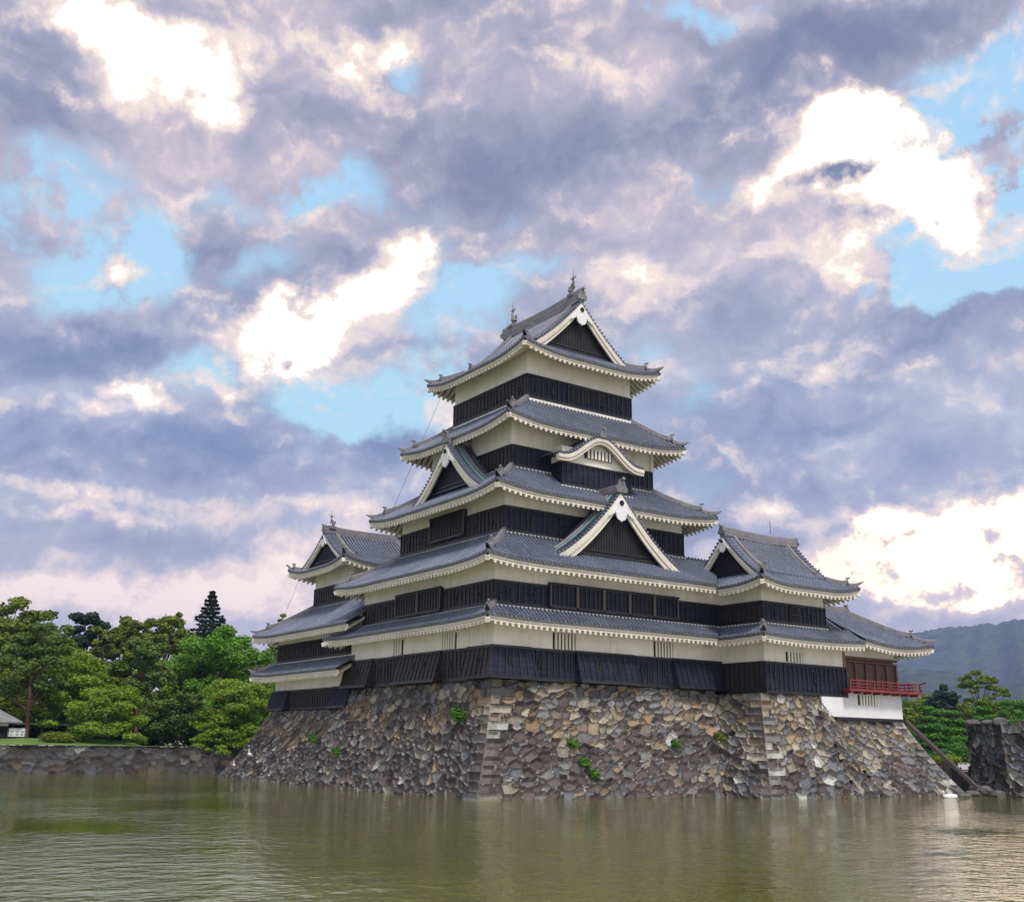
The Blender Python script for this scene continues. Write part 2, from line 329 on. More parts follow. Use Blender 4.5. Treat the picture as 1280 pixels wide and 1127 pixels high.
# ------------------------------------------------------------------ mesh helpers
class MB:
    def __init__(s): s.v = []; s.f = []; s.m = []
    def face(s, pts, m=0):
        b = len(s.v); s.v += [tuple(p) for p in pts]; s.f.append(tuple(range(b, b+len(pts)))); s.m.append(m)
    def grid(s, rows, m=0, close=False):
        b = len(s.v); nr = len(rows); nc = len(rows[0])
        for r in rows: s.v += [tuple(p) for p in r]
        for i in range(nr-1):
            for j in range(nc if close else nc-1):
                k = (j+1) % nc
                s.f.append((b+i*nc+j, b+i*nc+k, b+(i+1)*nc+k, b+(i+1)*nc+j)); s.m.append(m)
    def hexa(s, p, m=0):       # 8 points, bottom 4 then top 4
        b = len(s.v); s.v += [tuple(q) for q in p]
        for f in ((3, 2, 1, 0), (4, 5, 6, 7), (0, 1, 5, 4), (1, 2, 6, 5), (2, 3, 7, 6), (3, 0, 4, 7)):
            s.f.append(tuple(b+i for i in f)); s.m.append(m)
    def box(s, a, b, m=0):
        x0, y0, z0 = a; x1, y1, z1 = b
        s.hexa([(x0, y0, z0), (x1, y0, z0), (x1, y1, z0), (x0, y1, z0), (x0, y0, z1), (x1, y0, z1), (x1, y1, z1), (x0, y1, z1)], m)
    def bar(s, p, q, w, h, m=0, upv=(0, 0, 1)):     # box from p to q, width w, height h centred
        p = Vector(p); q = Vector(q); d = (q-p).normalized(); u = Vector(upv)
        r = d.cross(u)
        if r.length < 1e-4: r = d.cross(Vector((1, 0, 0)))
        r.normalize(); u = r.cross(d)
        r *= w/2; u *= h/2
        s.hexa([p-r-u, q-r-u, q+r-u, p+r-u, p-r+u, q-r+u, q+r+u, p+r+u], m)
    def tube(s, pts, rad, seg=7, m=0, cap=True):
        pts = [Vector(p) for p in pts]; rows = []
        for i, p in enumerate(pts):
            d = (pts[min(i+1, len(pts)-1)]-pts[max(i-1, 0)]).normalized()
            a = d.cross(Vector((0, 0, 1)));
            if a.length < .05: a = d.cross(Vector((0, 1, 0)))
            a.normalize(); b = a.cross(d); r = rad[i] if isinstance(rad, (list, tuple)) else rad
            rows.append([p+a*r*math.cos(2*math.pi*k/seg)+b*r*math.sin(2*math.pi*k/seg) for k in range(seg)])
        s.grid(rows, m, True)
        if cap: s.face(rows[0][::-1], m); s.face(rows[-1], m)
    def sweep(s, pts, w, h, m=0):     # ridge profile sitting on the line
        pts = [Vector(p) for p in pts]; rows = []
        for i, p in enumerate(pts):
            d = pts[min(i+1, len(pts)-1)]-pts[max(i-1, 0)]
            r = Vector((d.y, -d.x, 0)).normalized()
            ww = w[i] if isinstance(w, list) else w; hh = h[i] if isinstance(h, list) else h
            rows.append([p+r*(ww*a)+Vector((0, 0, hh*b)) for a, b in ((-.5, -.25), (-.5, .35), (-.42, .4), (-.40, .78), (-.3, .82), (-.2, 1.), (.2, 1.), (.3, .82), (.40, .78), (.42, .4), (.5, .35), (.5, -.25))])
        s.grid(rows, m); s.face(rows[0], m); s.face(rows[-1][::-1], m)
    def prism(s, poly, O, r, u, n, th, m=0):   # 2D polygon extruded along n from 0..th
        O = Vector(O); r = Vector(r); u = Vector(u); n = Vector(n)
        A = [O+r*x+u*y for x, y in poly]; B = [p+n*th for p in A]
        s.face(B, m); s.face(A[::-1], m)
        for i in range(len(A)):
            j = (i+1) % len(A); s.face([A[i], A[j], B[j], B[i]], m)
    def build(s, name, mats, parent=None, smooth=False, loc=None):
        me = bpy.data.meshes.new(name)
        v = s.v
        if loc is not None: v = [(a-loc[0], b-loc[1], c-loc[2]) for a, b, c in v]
        me.from_pydata(v, [], s.f)
        if not isinstance(mats, (list, tuple)): mats = [mats]
        for x in mats: me.materials.append(x)
        if len(mats) > 1: me.polygons.foreach_set('material_index', s.m)
        if smooth: me.polygons.foreach_set('use_smooth', [True]*len(me.polygons))
        me.update()
        o = bpy.data.objects.new(name, me); col.objects.link(o)
        if parent is not None:
            o.parent = parent
        if loc is not None: o.location = loc
        return o
def tag(o, label=None, cat=None, group=None, kind=None):
    if label: o['label'] = label
    if cat: o['category'] = cat
    if group: o['group'] = group
    if kind: o['kind'] = kind
    return o
def empty(name, loc, label, cat, group=None):
    o = bpy.data.objects.new(name, None); col.objects.link(o); o.location = loc; o.empty_display_size = .3
    return tag(o, label, cat, group)
class Thing:      # parts are built in world coordinates and shifted under the empty
    def __init__(s, name, loc, label, cat, group=None):
        s.o = empty(name, loc, label, cat, group); s.loc = Vector(loc)
    def part(s, mb, name, mats, smooth=False, parent=None):
        base = s.loc
        mb.v = [(a-base.x, b-base.y, c-base.z) for a, b, c in mb.v]
        return mb.build(name, mats, parent if parent is not None else s.o, smooth)

# ------------------------------------------------------------------ roofs
PITCH_T = .29
def pt(O, a, n, s, t, z): return (O[0]+a[0]*s+n[0]*t, O[1]+a[1]*s+n[1]*t, z)
def roof_side(mb, O, a, n, s0_, s1_, zf, tmin, tmax, nt=6, edge=True):
    k = max(1, round((s1_-s0_)/PITCH_T)); ds = (s1_-s0_)/k
    rows = []
    for i in range(k+1):
        s = s0_+ds*i; ta = tmin(s); tb = max(ta, tmax(s))
        rows.append([pt(O, a, n, s, ta+(tb-ta)*j/nt, zf(s, ta+(tb-ta)*j/nt)) for j in range(nt+1)])
    mb.grid(rows, 2)
    for i in range(k):
        s = s0_+ds*(i+.5); ta = tmin(s); tb = tmax(s)
        if tb-ta < .12: continue
        m = max(2, min(nt, int((tb-ta)/.4)+1)); r = .078
        rr = []
        for j in range(m+1):
            t = ta-.05*(j == 0)+(tb-ta)*j/m; z = zf(s, max(t, ta))
            rr.append([pt(O, a, n, s-r*math.cos(q), t, z+.015+r*1.25*math.sin(q)) for q in (0, .75, 1.5708, 2.39, 3.1416)])
        mb.grid(rr, 0)
        if edge and ta < .01:      # round eave tile
            z = zf(s, 0); rad = .088
            mb.face([pt(O, a, n, s+rad*math.cos(q), -.055, z+.01+rad*math.sin(q)) for q in [x*math.pi/3.5 for x in range(7)]], 1)
    if edge:
        for i in range(k):
            sa, sb = s0_+ds*i, s0_+ds*(i+1)
            if tmin(sa) > .01 or tmin(sb) > .01: continue
            za, zb = zf(sa, 0), zf(sb, 0)
            mb.face([pt(O, a, n, sa, -.02, za-.11), pt(O, a, n, sb, -.02, zb-.11), pt(O, a, n, sb, -.02, zb+.01), pt(O, a, n, sa, -.02, za+.01)], 1)
            mb.face([pt(O, a, n, sa, -.02, za-.11), pt(O, a, n, sa, .12, za-.11), pt(O, a, n, sb, .12, zb-.11), pt(O, a, n, sb, -.02, zb-.11)], 1)
def eave_side(mb, O, a, n, s0_, s1_, zf, ov, hipl, hipr, sp=.39, ends=(True, True)):
    # white fascia, soffit and rafters; hipl/hipr: slope ratio that clips the inner edge at a hip (0 none)
    L1 = s1_
    def tm(s):
        v = ov
        if hipl: v = min(v, (s-s0_)*hipl)
        if hipr: v = min(v, (L1-s)*hipr)
        return max(v, 0)
    k = max(2, round((s1_-s0_)/sp)); ds = (s1_-s0_)/k
    def z(s, t): return zf(s, max(t, 0))
    for (t0, t1, h0, h1) in ((.06, .16, .10, .24), (.10, .20, .255, .37)):
        for i in range(k):
            sa, sb = s0_+ds*i, s0_+ds*(i+1)
            A = max(sa, s0_+t0*(1 if hipl else 0)); B = min(sb, s1_-t0*(1 if hipr else 0))
            za, zb = z(A, 0), z(B, 0)
            mb.hexa([pt(O, a, n, A, t0, za-h1), pt(O, a, n, B, t0, zb-h1), pt(O, a, n, B, t1, zb-h1), pt(O, a, n, A, t1, za-h1),
                     pt(O, a, n, A, t0, za-h0), pt(O, a, n, B, t0, zb-h0), pt(O, a, n, B, t1, zb-h0), pt(O, a, n, A, t1, za-h0)], 0)
    rows = []
    for i in range(k+1):
        s = s0_+ds*i; tb = max(tm(s), .0)
        rows.append([pt(O, a, n, s, .14+(tb-.14)*j/2 if tb > .14 else tb, z(s, .14+(tb-.14)*j/2 if tb > .14 else tb)-.36+.02*j) for j in range(3)])
    mb.grid(rows, 1)
    for i in range(k):
        s = s0_+ds*(i+.5); tb = tm(s)
        if tb < .3: continue
        w = .075; za = z(s, .04)-.355; zb = z(s, tb)-.35
        mb.hexa([pt(O, a, n, s-w, .04, za-.21), pt(O, a, n, s+w, .04, za-.21), pt(O, a, n, s+w, tb, zb-.21), pt(O, a, n, s-w, tb, zb-.21),
                 pt(O, a, n, s-w, .04, za), pt(O, a, n, s+w, .04, za), pt(O, a, n, s+w, tb, zb), pt(O, a, n, s-w, tb, zb)], 0)
def oni(mb, p, d, size=.5):
    # demon tile: shouldered plate with a round tube thrust outward above it
    p = Vector(p); d = Vector((d[0], d[1], 0)).normalized(); r = Vector((d.y, -d.x, 0)); u = Vector((0, 0, 1))
    w = size*.55
    mb.prism([(-w, -.1*size), (w, -.1*size), (w*1.15, .25*size), (w*.75, .45*size), (w*.55, .85*size), (0, 1.0*size), (-w*.55, .85*size), (-w*.75, .45*size), (-w*1.15, .25*size)], p, r, u, d, .16*size)
    mb.tube([p-d*.1+u*size*.95, p+d*size*.2+u*size*.98, p+d*size*.42+u*size*1.06], [.15*size, .15*size, .16*size], 7)
def side_defs(o, i):
    X0, Y0, X1, Y1 = o; a, b, c, d = i
    return {'S': ((X0, Y0), (1, 0), (0, 1), X1-X0, b-Y0, a-X0, X1-c),
            'W': ((X0, Y1), (0, -1), (1, 0), Y1-Y0, a-X0, Y1-d, b-Y0),
            'N': ((X1, Y1), (-1, 0), (0, -1), X1-X0, Y1-d, X1-c, a-X0),
            'E': ((X1, Y0), (0, 1), (-1, 0), Y1-Y0, X1-c, b-Y0, Y1-d)}
def hip_ridge(mr, f, big=.74, wb=.34, hb=.27):
    # f(q): q 0 at the wall, 1 at the eave corner
    pts = [Vector(f(big*j/7)) for j in range(8)]
    for j, p in enumerate(pts): p.z += .02+.12*(j == 7)+.04*(j == 6)
    mr.sweep(pts, wb, hb)
    d = pts[-1]-pts[-2]
    oni(mr, pts[-1]+Vector((d.x, d.y, 0)).normalized()*.02, d, .42)
    p2 = [Vector(f(big+(1.0-big)*j/5)) for j in range(6)]
    for j, p in enumerate(p2): p.z += .03+(.03, .02, .02, .05, .12, .26)[j]
    dd = Vector((p2[-1].x-p2[-2].x, p2[-1].y-p2[-2].y, 0)).normalized()
    p2.append(p2[-1]+dd*.22+Vector((0, 0, .14)))
    mr.sweep(p2, [.28]*5+[.22, .08], [.2]*5+[.14, .05])
def tier(th, outer, inner, ze, zw, lift=.3, Lc=4.5, ov=1.4, sides='SWNE', vS=None, sp=.39, hips=('SW', 'NW', 'SE', 'NE'), label=None, flatR=False):
    D = side_defs(outer, inner); mt, me = MB(), MB(); mrs = []; mks = []; fs = {}
    for k in sides:
        O, a, n, L, Dp, DL, DR = D[k]
        v = vS if k == 'S' else None
        def zf(s, t, L=L, Dp=Dp, DL=DL, DR=DR, v=v):
            q = min(max(t/Dp, 0), 1)
            z = ze+(zw-ze)*(.8*q+.2*q*q)
            l = max(0, 1-(s-q*DL)/Lc)**2.2 if s-q*DL < Lc else 0
            r = 0 if v is not None else (max(0, 1-((L-s)-q*DR)/Lc)**2.2 if (L-s)-q*DR < Lc else 0)
            if flatR and DR < .1: r = 0
            if flatR and DL < .1: l = 0
            return z+lift*(min(l, 1.3)+min(r, 1.3))*(1-q)
        if v is None:
            tmax = lambda s, L=L, Dp=Dp, DL=DL, DR=DR: min(Dp, s*Dp/max(DL, .01), (L-s)*Dp/max(DR, .01))
            roof_side(mt, O, a, n, 0, L, zf, lambda s: 0, tmax)
            eave_side(me, O, a, n, 0, L, zf, ov, Dp/DL if DL > .05 else 0, Dp/DR if DR > .05 else 0, sp)
        else:
            tmax = lambda s, Dp=Dp, DL=DL: min(Dp, s*Dp/DL)
            roof_side(mt, O, a, n, 0, v, zf, lambda s: 0, tmax)
            roof_side(mt, O, a, n, v, v+Dp, zf, lambda s, v=v: s-v, lambda s, Dp=Dp: Dp, edge=False)
            eave_side(me, O, a, n, 0, v, zf, ov, Dp/DL, 0, sp)
        fs[k] = (O, a, n, L, Dp, DL, DR, zf)
    cor = {'SW': ('S', 0), 'SE': ('S', 1), 'NW': ('W', 0), 'NE': ('N', 0)}
    for h in hips:
        k, e = cor[h]
        if k not in fs or (h == 'SE' and vS is not None): continue
        O, a, n, L, Dp, DL, DR, zf = fs[k]
        if e == 0: f = lambda q, z=zf, O=O, a=a, n=n, Dp=Dp, DL=DL: pt(O, a, n, (1-q)*DL, (1-q)*Dp, z((1-q)*DL, (1-q)*Dp))
        else: f = lambda q, z=zf, O=O, a=a, n=n, Dp=Dp, DR=DR, L=L: pt(O, a, n, L-(1-q)*DR, (1-q)*Dp, z(L-(1-q)*DR, (1-q)*Dp))
        mr = MB(); hip_ridge(mr, f); mrs.append(mr); mk = MB(); mks.append(mk)
        # corner rafter
        A = Vector(f(.985)); B = Vector(f(max(0.0, 1-ov*1.0/Dp))); A.z -= .42; B.z -= .42
        mk.bar(A, B, .24, .28)
    r = th.part(mt, 'tile_roof', [TILE, TILE_EDGE, PAN])
    if label: r['label'] = label
    th.part(me, 'eave', [EAVEW, SOFFIT], parent=r)
    for q in mrs: th.part(q, 'corner_ridge', RIDGE, parent=r)
    for q in mks: th.part(q, 'corner_rafter', PLASTER, parent=r)
    return r, fs
def pendant(th, O, r, n, sc, parent):
    mb = MB(); u = (0, 0, 1)
    out = [(-.10, .62), (-.34, .36), (-.44, .10), (-.92, -.34), (-.98, -.52), (-.78, -.46), (-.66, -.34), (-.56, -.36), (-.46, -.20), (-.40, -.36), (-.36, -.52), (-.22, -.68), (-.08, -.70), (0, -.80), (.08, -.70), (.22, -.68), (.36, -.52), (.40, -.36), (.46, -.20), (.56, -.36), (.66, -.34), (.78, -.46), (.98, -.52), (.92, -.34), (.44, .10), (.34, .36), (.10, .62)]
    mb.prism([(x*sc, y*sc) for x, y in out], O, r, u, n, .1)
    p = th.part(mb, 'gable_pendant', PLASTER_NEW, parent=parent)
def gabled(th, C0, f, w, depth, zc, vo=.5, bw=(.42, .62), back=False, kud=True, ridge=(.42, .45), panel_z=None, copper=False, name='gable', pend=.8, tile_parent=None, kd=.0, ends_oni=True, bt=.16, rz=0., lattice=None, onis=.6):
    f = Vector((f[0], f[1], 0)); r = Vector((-f.y, f.x, 0)); C0 = Vector((C0[0], C0[1], 0))
    def P(d, p, z): q = C0+f*d+r*p; return (q.x, q.y, z)
    mt, mp, mr, mc = MB(), MB(), MB(), MB(); mbds = {1: MB(), -1: MB()}
    vb = vo if back else 0
    for sg in (-1, 1):
        # slope, foot at t=0, ridge at t=w; s runs along the ridge from back to front
        O = C0+f*(-depth-vb)+r*(sg*w); Ls = depth+vb+vo
        zf = lambda s, t: zc(w-t)
        roof_side(mt, (O.x, O.y), (f.x, f.y), (-r.x*sg, -r.y*sg), (.5 if back else 0), Ls-.55, zf, lambda s: 0, lambda s: w, nt=9, edge=False)
        for (sa, sb) in ([(Ls-.55, Ls)] + ([(0, .55)] if back else [])):
            rows = []
            m = 14
            for i in range(m+1):
                p = w*i/m; rows.append([P(-depth-vb+sa, sg*p, zc(p)), P(-depth-vb+sb, sg*p, zc(p))])
            mt.grid(rows, 0)
            Lc_ = sum(math.hypot(w/40, zc(w*i/40)-zc(w*(i+1)/40)) for i in range(40)); k = int(Lc_/.28)
            acc = 0; tgt = .14; i = 0
            for i in range(400):
                p = w*i/400; st_ = math.hypot(w/400, zc(p)-zc(p+w/400)); acc += st_
                if acc >= tgt:
                    tgt += .28
                    z = zc(p); nn = Vector((r.x*sg*(zc(p)-zc(p+.01)), r.y*sg*(zc(p)-zc(p+.01)), .01)).normalized()
                    a_ = Vector(P(-depth-vb+sa-(.04 if sa == 0 else 0), sg*p, z))+nn*.02; b_ = Vector(P(-depth-vb+sb+(.05 if sa else 0), sg*p, z))+nn*.02
                    mt.tube([a_, b_], .085, 7, 0)
        # edge thickness under the verge
        for d0 in ([vo] + ([-depth-vo] if back else [])):
            o_ = 1 if d0 > 0 else -1; m = 16; mbd = mbds[o_]
            top = [(w*i/m, zc(w*i/m)-.02) for i in range(m+1)]
            for i in range(m):
                p0, z0 = top[i]; p1, z1 = top[i+1]
                mt.face([P(d0, sg*p0, z0), P(d0, sg*p1, z1), P(d0, sg*p1, z1-.10), P(d0, sg*p0, z0-.10)], 1)
                # two-step bargeboard
                for (da, db, ha, hb_) in ((.05, bt+.02, .10, 1.0), (-.02, .05, .10, .55)):
                    h0 = .10; wa = bw[0]+(bw[1]-bw[0])*(p0/w)**1.5; wb = bw[0]+(bw[1]-bw[0])*(p1/w)**1.5
                    wa *= hb_; wb *= hb_
                    x0 = d0-o_*da; x1 = d0-o_*db
                    ca = math.sqrt(1+((zc(p0+.02)-zc(p0))/.02)**2); cb = math.sqrt(1+((zc(p1+.02)-zc(p1))/.02)**2)
                    ca = min(ca, 1.7); cb = min(cb, 1.7)
                    mbd.hexa([P(x1, sg*p0, z0-h0-wa*ca), P(x1, sg*p1, z1-h0-wb*cb), P(x0, sg*p1, z1-h0-wb*cb), P(x0, sg*p0, z0-h0-wa*ca),
                              P(x1, sg*p0, z0-h0), P(x1, sg*p1, z1-h0), P(x0, sg*p1, z1-h0), P(x0, sg*p0, z0-h0)])
        # descending ridge beside the verge
        if kud:
            for d0 in ([vo-.98] + ([-depth-vo+.98] if back else [])):
                pts = [Vector(P(d0, sg*p, zc(p)+.02)) for p in [w*(.06+.88*j/9) for j in range(10)]]
                pts[-1].z += .10; pts[-2].z += .02
                mr.sweep(pts, .34, .28)
                if kd > 0 or True:
                    oni(mr, pts[-1], (r.x*sg, r.y*sg), .42)
        if copper:
            rows = [[P(vo-.80, sg*p, zc(p)+.12), P(vo-.56, sg*p, zc(p)+.13)] for p in [w*i/12 for i in range(13)]]
            mc.grid(rows)
    # soffit inside verge and gable panel
    mps = []
    for d0 in ([0.] + ([-depth] if back else [])):
        o_ = 1 if d0 > -.001 else -1; mp = MB(); mps.append(mp)
        pz = panel_z if panel_z is not None else zc(w)
        ps = [w*(j/8-1) for j in range(17)]
        poly = [(p, max(pz, zc(abs(p))-.35)) for p in ps if zc(abs(p))-.35 >= pz-.001]
        if len(poly) > 2:
            poly = [(poly[0][0]*1.03, pz)]+poly+[(poly[-1][0]*1.03, pz)]
            mp.face([P(d0, p, z) for p, z in poly], 0)
            if lattice is None:
                pm = max(abs(poly[0][0]), .1); k = int(pm/.13)
                for i in range(-k, k+1):
                    p = i*.13; z1 = zc(abs(p))-.36
                    if z1 > pz+.1: mp.box_(P, d0, o_, p, pz, z1)
                mp.bar(P(d0+.06*o_, -pm*.98, pz+.06), P(d0+.06*o_, pm*.98, pz+.06), .14, .14, 1)
                if pz+.30 < zc(0)-1: mp.bar(P(d0+.04*o_, -pm*.88, pz+.34), P(d0+.04*o_, pm*.88, pz+.34), .08, .09, 1)
        for sg in (-1, 1):
            m = 12; mbd = mbds[o_]
            mbd.grid([[P(d0, sg*w*i/m, zc(w*i/m)-.12), P(d0+o_*(vo-.03), sg*w*i/m, zc(w*i/m)-.12)] for i in range(m+1)])
    # main ridge
    zr = zc(0)
    pr = [Vector(P(vo+.02-(depth+vb+vo+.02+(.02 if back else 0))*j/8, 0, zr-.02+rz*abs(j-4)**2/16*(1 if back else 0))) for j in range(9)]
    mr.sweep(pr, ridge[0], ridge[1])
    if ends_oni:
        oni(mr, pr[0]+f*.01, f, onis)
        if back: oni(mr, pr[-1]-f*.01, -f, onis)
    t = th.part(mt, name, [TILE, TILE_EDGE, PAN], parent=tile_parent)
    par = t if tile_parent is None else tile_parent
    for q_ in mbds.values():
        if q_.v: th.part(q_, 'bargeboard', EAVEW, parent=par)
    for mp in mps:
      if mp.v: th.part(mp, 'gable_panel', [DARKWOOD if lattice is None else PLASTER, BATTEN], parent=par)
    th.part(mr, 'roof_ridge', RIDGE, parent=par)
    if mc.v: th.part(mc, 'copper_flashing', COPPER, parent=par)
    if pend:
        q = C0+f*(vo-.02); pendant(th, (q.x, q.y, zr-.10-bw[0]*1.5-pend*.28), r, f, pend, par)
        mb = MB(); q2 = q+f*.11
        mb.tube([(q2.x-f.x*.02, q2.y-f.y*.02, zr-.02-bw[0]*1.5), (q2.x+f.x*.05, q2.y+f.y*.05, zr-.02-bw[0]*1.5)], .17*pend, 6)
        th.part(mb, 'pendant_boss', SLIT, parent=par)
    return t, pr
def _box_(s, P, d0, o_, p, z0, z1):
    s.bar(P(d0+.03*o_, p, z0), P(d0+.03*o_, p, z1), .05, .05, 1, upv=(1, 0, 0))
MB.box_ = _box_
def irimoya(th, outer, axis, ze, za, zb, g, lift=.5, Lc=4., ov=1.5, vW=None, **kw):
    X0, Y0, X1, Y1 = outer
    T = ((X1-X0) if axis == 'y' else (Y1-Y0))/2
    Z = lambda t: za*t+zb*t*t
    inner = (X0+g, Y0+g, X1-g, Y1-g)
    D = side_defs(outer, inner); mt, me = MB(), MB(); mrs = []; mks = []; fs = {}
    for k in 'SWNE':
        O, a, n, L, Dp, DL, DR = D[k]
        v = vW if k == 'W' else None
        def zf(s, t, L=L, v=v):
            q = min(max(t/g, 0), 1)
            l = max(0, 1-(s-t)/Lc)**2.2 if s-t < Lc else 0
            r = max(0, 1-((L-s)-t)/Lc)**2.2 if (L-s)-t < Lc else 0
            if v is not None: l = 0
            return ze+Z(t)+lift*(min(l, 1.3)+min(r, 1.3))*(1-q)
        if v is None:
            roof_side(mt, O, a, n, 0, L, zf, lambda s: 0, lambda s, L=L: min(g, s, L-s))
            eave_side(me, O, a, n, 0, L, zf, ov, 1, 1)
        else:     # valley at s=v from the left end
            roof_side(mt, O, a, n, v, L, zf, lambda s: 0, lambda s, L=L: min(g, L-s))
            roof_side(mt, O, a, n, v-g, v, zf, lambda s, v=v: v-s, lambda s: g, edge=False)
            eave_side(me, O, a, n, v, L, zf, ov, 0, 1)
        fs[k] = (O, a, n, L, zf)
    cor = {'SW': ('S', 0), 'SE': ('S', 1), 'NW': ('W', 0), 'NE': ('N', 0)}
    for h, (k, e) in cor.items():
        if h == 'NW' and vW is not None: continue
        O, a, n, L, zf = fs[k]
        f = (lambda q, z=zf, O=O, a=a, n=n: pt(O, a, n, (1-q)*g, (1-q)*g, z((1-q)*g, (1-q)*g))) if e == 0 else \
            (lambda q, z=zf, O=O, a=a, n=n, L=L: pt(O, a, n, L-(1-q)*g, (1-q)*g, z(L-(1-q)*g, (1-q)*g)))
        mr = MB(); hip_ridge(mr, f, .62, .36, .30); mrs.append(mr); mk = MB(); mks.append(mk)
        A = Vector(f(.985)); B = Vector(f(max(0, 1-ov/g))); A.z -= .42; B.z -= .42
        mk.bar(A, B, .24, .28)
    r = th.part(mt, 'tile_roof', [TILE, TILE_EDGE, PAN]); th.part(me, 'eave', [EAVEW, SOFFIT], parent=r)
    for q in mrs: th.part(q, 'corner_ridge', RIDGE, parent=r)
    for q in mks: th.part(q, 'corner_rafter', PLASTER, parent=r)
    cx, cy = (X0+X1)/2, (Y0+Y1)/2
    if axis == 'y': C0, f, depth = (cx, Y0+g), (0, -1), Y1-Y0-2*g
    else: C0, f, depth = (X0+g, cy), (-1, 0), X1-X0-2*g
    t, pr = gabled(th, C0, f, T-g+.02, depth, lambda p: ze+Z(T-min(p, T))+.02, back=True, name='gable_roof', **kw)
    return r, pr
def shachi(th, p, d, h=1.5, rod=True):
    # fish finial: head down on the ridge, body curving up, forked tail and fins
    mb = MB(); p = Vector(p); d = Vector((d[0], d[1], 0)); u = Vector((0, 0, 1)); r = Vector((d.y, -d.x, 0))
    prof = [(-.02, 0, .20), (.16, .10, .24), (.20, .28, .22), (.12, .48, .17), (.0, .66, .12), (-.08, .82, .08), (-.04, .96, .05)]
    mb.tube([p+d*(x*h)+u*(z*h) for x, z, q in prof], [q*h*.75 for x, z, q in prof], 8)
    mb.tube([p+d*.30*h+u*.10*h, p+d*.12*h+u*.12*h], [.10*h, .17*h], 7)
    for poly in ([(-.04, .90), (-.30, 1.10), (-.12, 1.02), (-.02, 1.18), (.05, 1.02), (.24, 1.12), (.04, .88)],
                 [(.28, .30), (.46, .46), (.36, .46), (.42, .62), (.22, .56)], [(-.06, .30), (-.22, .44), (-.12, .46), (-.16, .58), (-.02, .52)]):
        mb.prism([(x*h, z*h) for x, z in poly], p-r*.03, d, u, r, .06)
    mb.box((p.x-.3, p.y-.3, p.z-.15), (p.x+.3, p.y+.3, p.z+.05))
    if rod: mb.tube([p+u*h*.95-d*.05*h, p+u*h*1.55-d*.05*h], .02, 5)
    return th.part(mb, 'fish_finial', RIDGE)
# ------------------------------------------------------------------ walls
SD = {'S': ((1, 0), (0, -1)), 'W': ((0, -1), (-1, 0)), 'N': ((-1, 0), (0, 1)), 'E': ((0, 1), (1, 0))}
def board_panel(mb, O, k, s0_, s1_, z0, z1, o0=.06, o1=.06, sp=.44, posts=False, closed=True):
    """boarded panel on a wall face; O corner of the wall, k side; o0 outset at the foot, o1 at the head"""
    a, n = SD[k]
    def P(s, z, o): t = (z-z0)/(z1-z0); q = o+o0+(o1-o0)*t; return (O[0]+a[0]*s+n[0]*q, O[1]+a[1]*s+n[1]*q, z)
    def W(s, z): return (O[0]+a[0]*s-n[0]*.0, O[1]+a[1]*s-n[1]*.0, z)
    def piece(sa, sb, za, zb, oa, ob, m):
        mb.hexa([P(sa, za, oa), P(sb, za, oa), P(sb, za, ob), P(sa, za, ob), P(sa, zb, oa), P(sb, zb, oa), P(sb, zb, ob), P(sa, zb, ob)], m)
    mb.hexa([P(s0_, z0, 0), P(s1_, z0, 0), W(s1_, z0), W(s0_, z0), P(s0_, z1, 0), P(s1_, z1, 0), W(s1_, z1), W(s0_, z1)], 0)
    L = s1_-s0_; k_ = max(1, round(L/sp))
    for i in range(k_+1):
        s = s0_+L*i/k_; w = .035
        piece(max(s-w, s0_), min(s+w, s1_), z0+.16, z1-.12, .002, .055, 1)
    piece(s0_, s1_, z0, z0+.16, .002, .075, 1); piece(s0_, s1_, z1-.12, z1, .002, .075, 1)
    if posts:
        for i in range(posts+1):
            s = s0_+L*i/posts; piece(max(s-.09, s0_-.0), min(s+.09, s1_), z0, z1-.02, .076, .13, 2)
        piece(s0_-.06, s1_+.06, z1-.05, z1+.04, .0, .16, 1); piece(s0_-.03, s1_+.03, z0-.02, z0+.10, .077, .13, 1)
def loophole(th, O, k, s, z, w, h, o=.10, parent=None):
    a, n = SD[k]; mb = MB()
    def P(ss, zz, oo): return (O[0]+a[0]*ss+n[0]*oo, O[1]+a[1]*ss+n[1]*oo, zz)
    def bx(sa, sb, za, zb, oa, ob, m): mb.hexa([P(sa, za, oa), P(sb, za, oa), P(sb, za, ob), P(sa, za, ob), P(sa, zb, oa), P(sb, zb, oa), P(sb, zb, ob), P(sa, zb, ob)], m)
    bx(s-w/2, s+w/2, z, z+h, o-.05, o+.012, 0)
    for q in (s-w/2-.03, s+w/2+.03): bx(q-.03, q+.03, z-.03, z+h+.03, o-.02, o+.05, 1)
    bx(s-w/2-.06, s+w/2+.06, z-.07, z-.031, o-.02, o+.05, 1); bx(s-w/2-.06, s+w/2+.06, z+h+.031, z+h+.07, o-.02, o+.05, 1)
    th.part(mb, 'loophole', [SLIT, BATTEN], parent=parent)
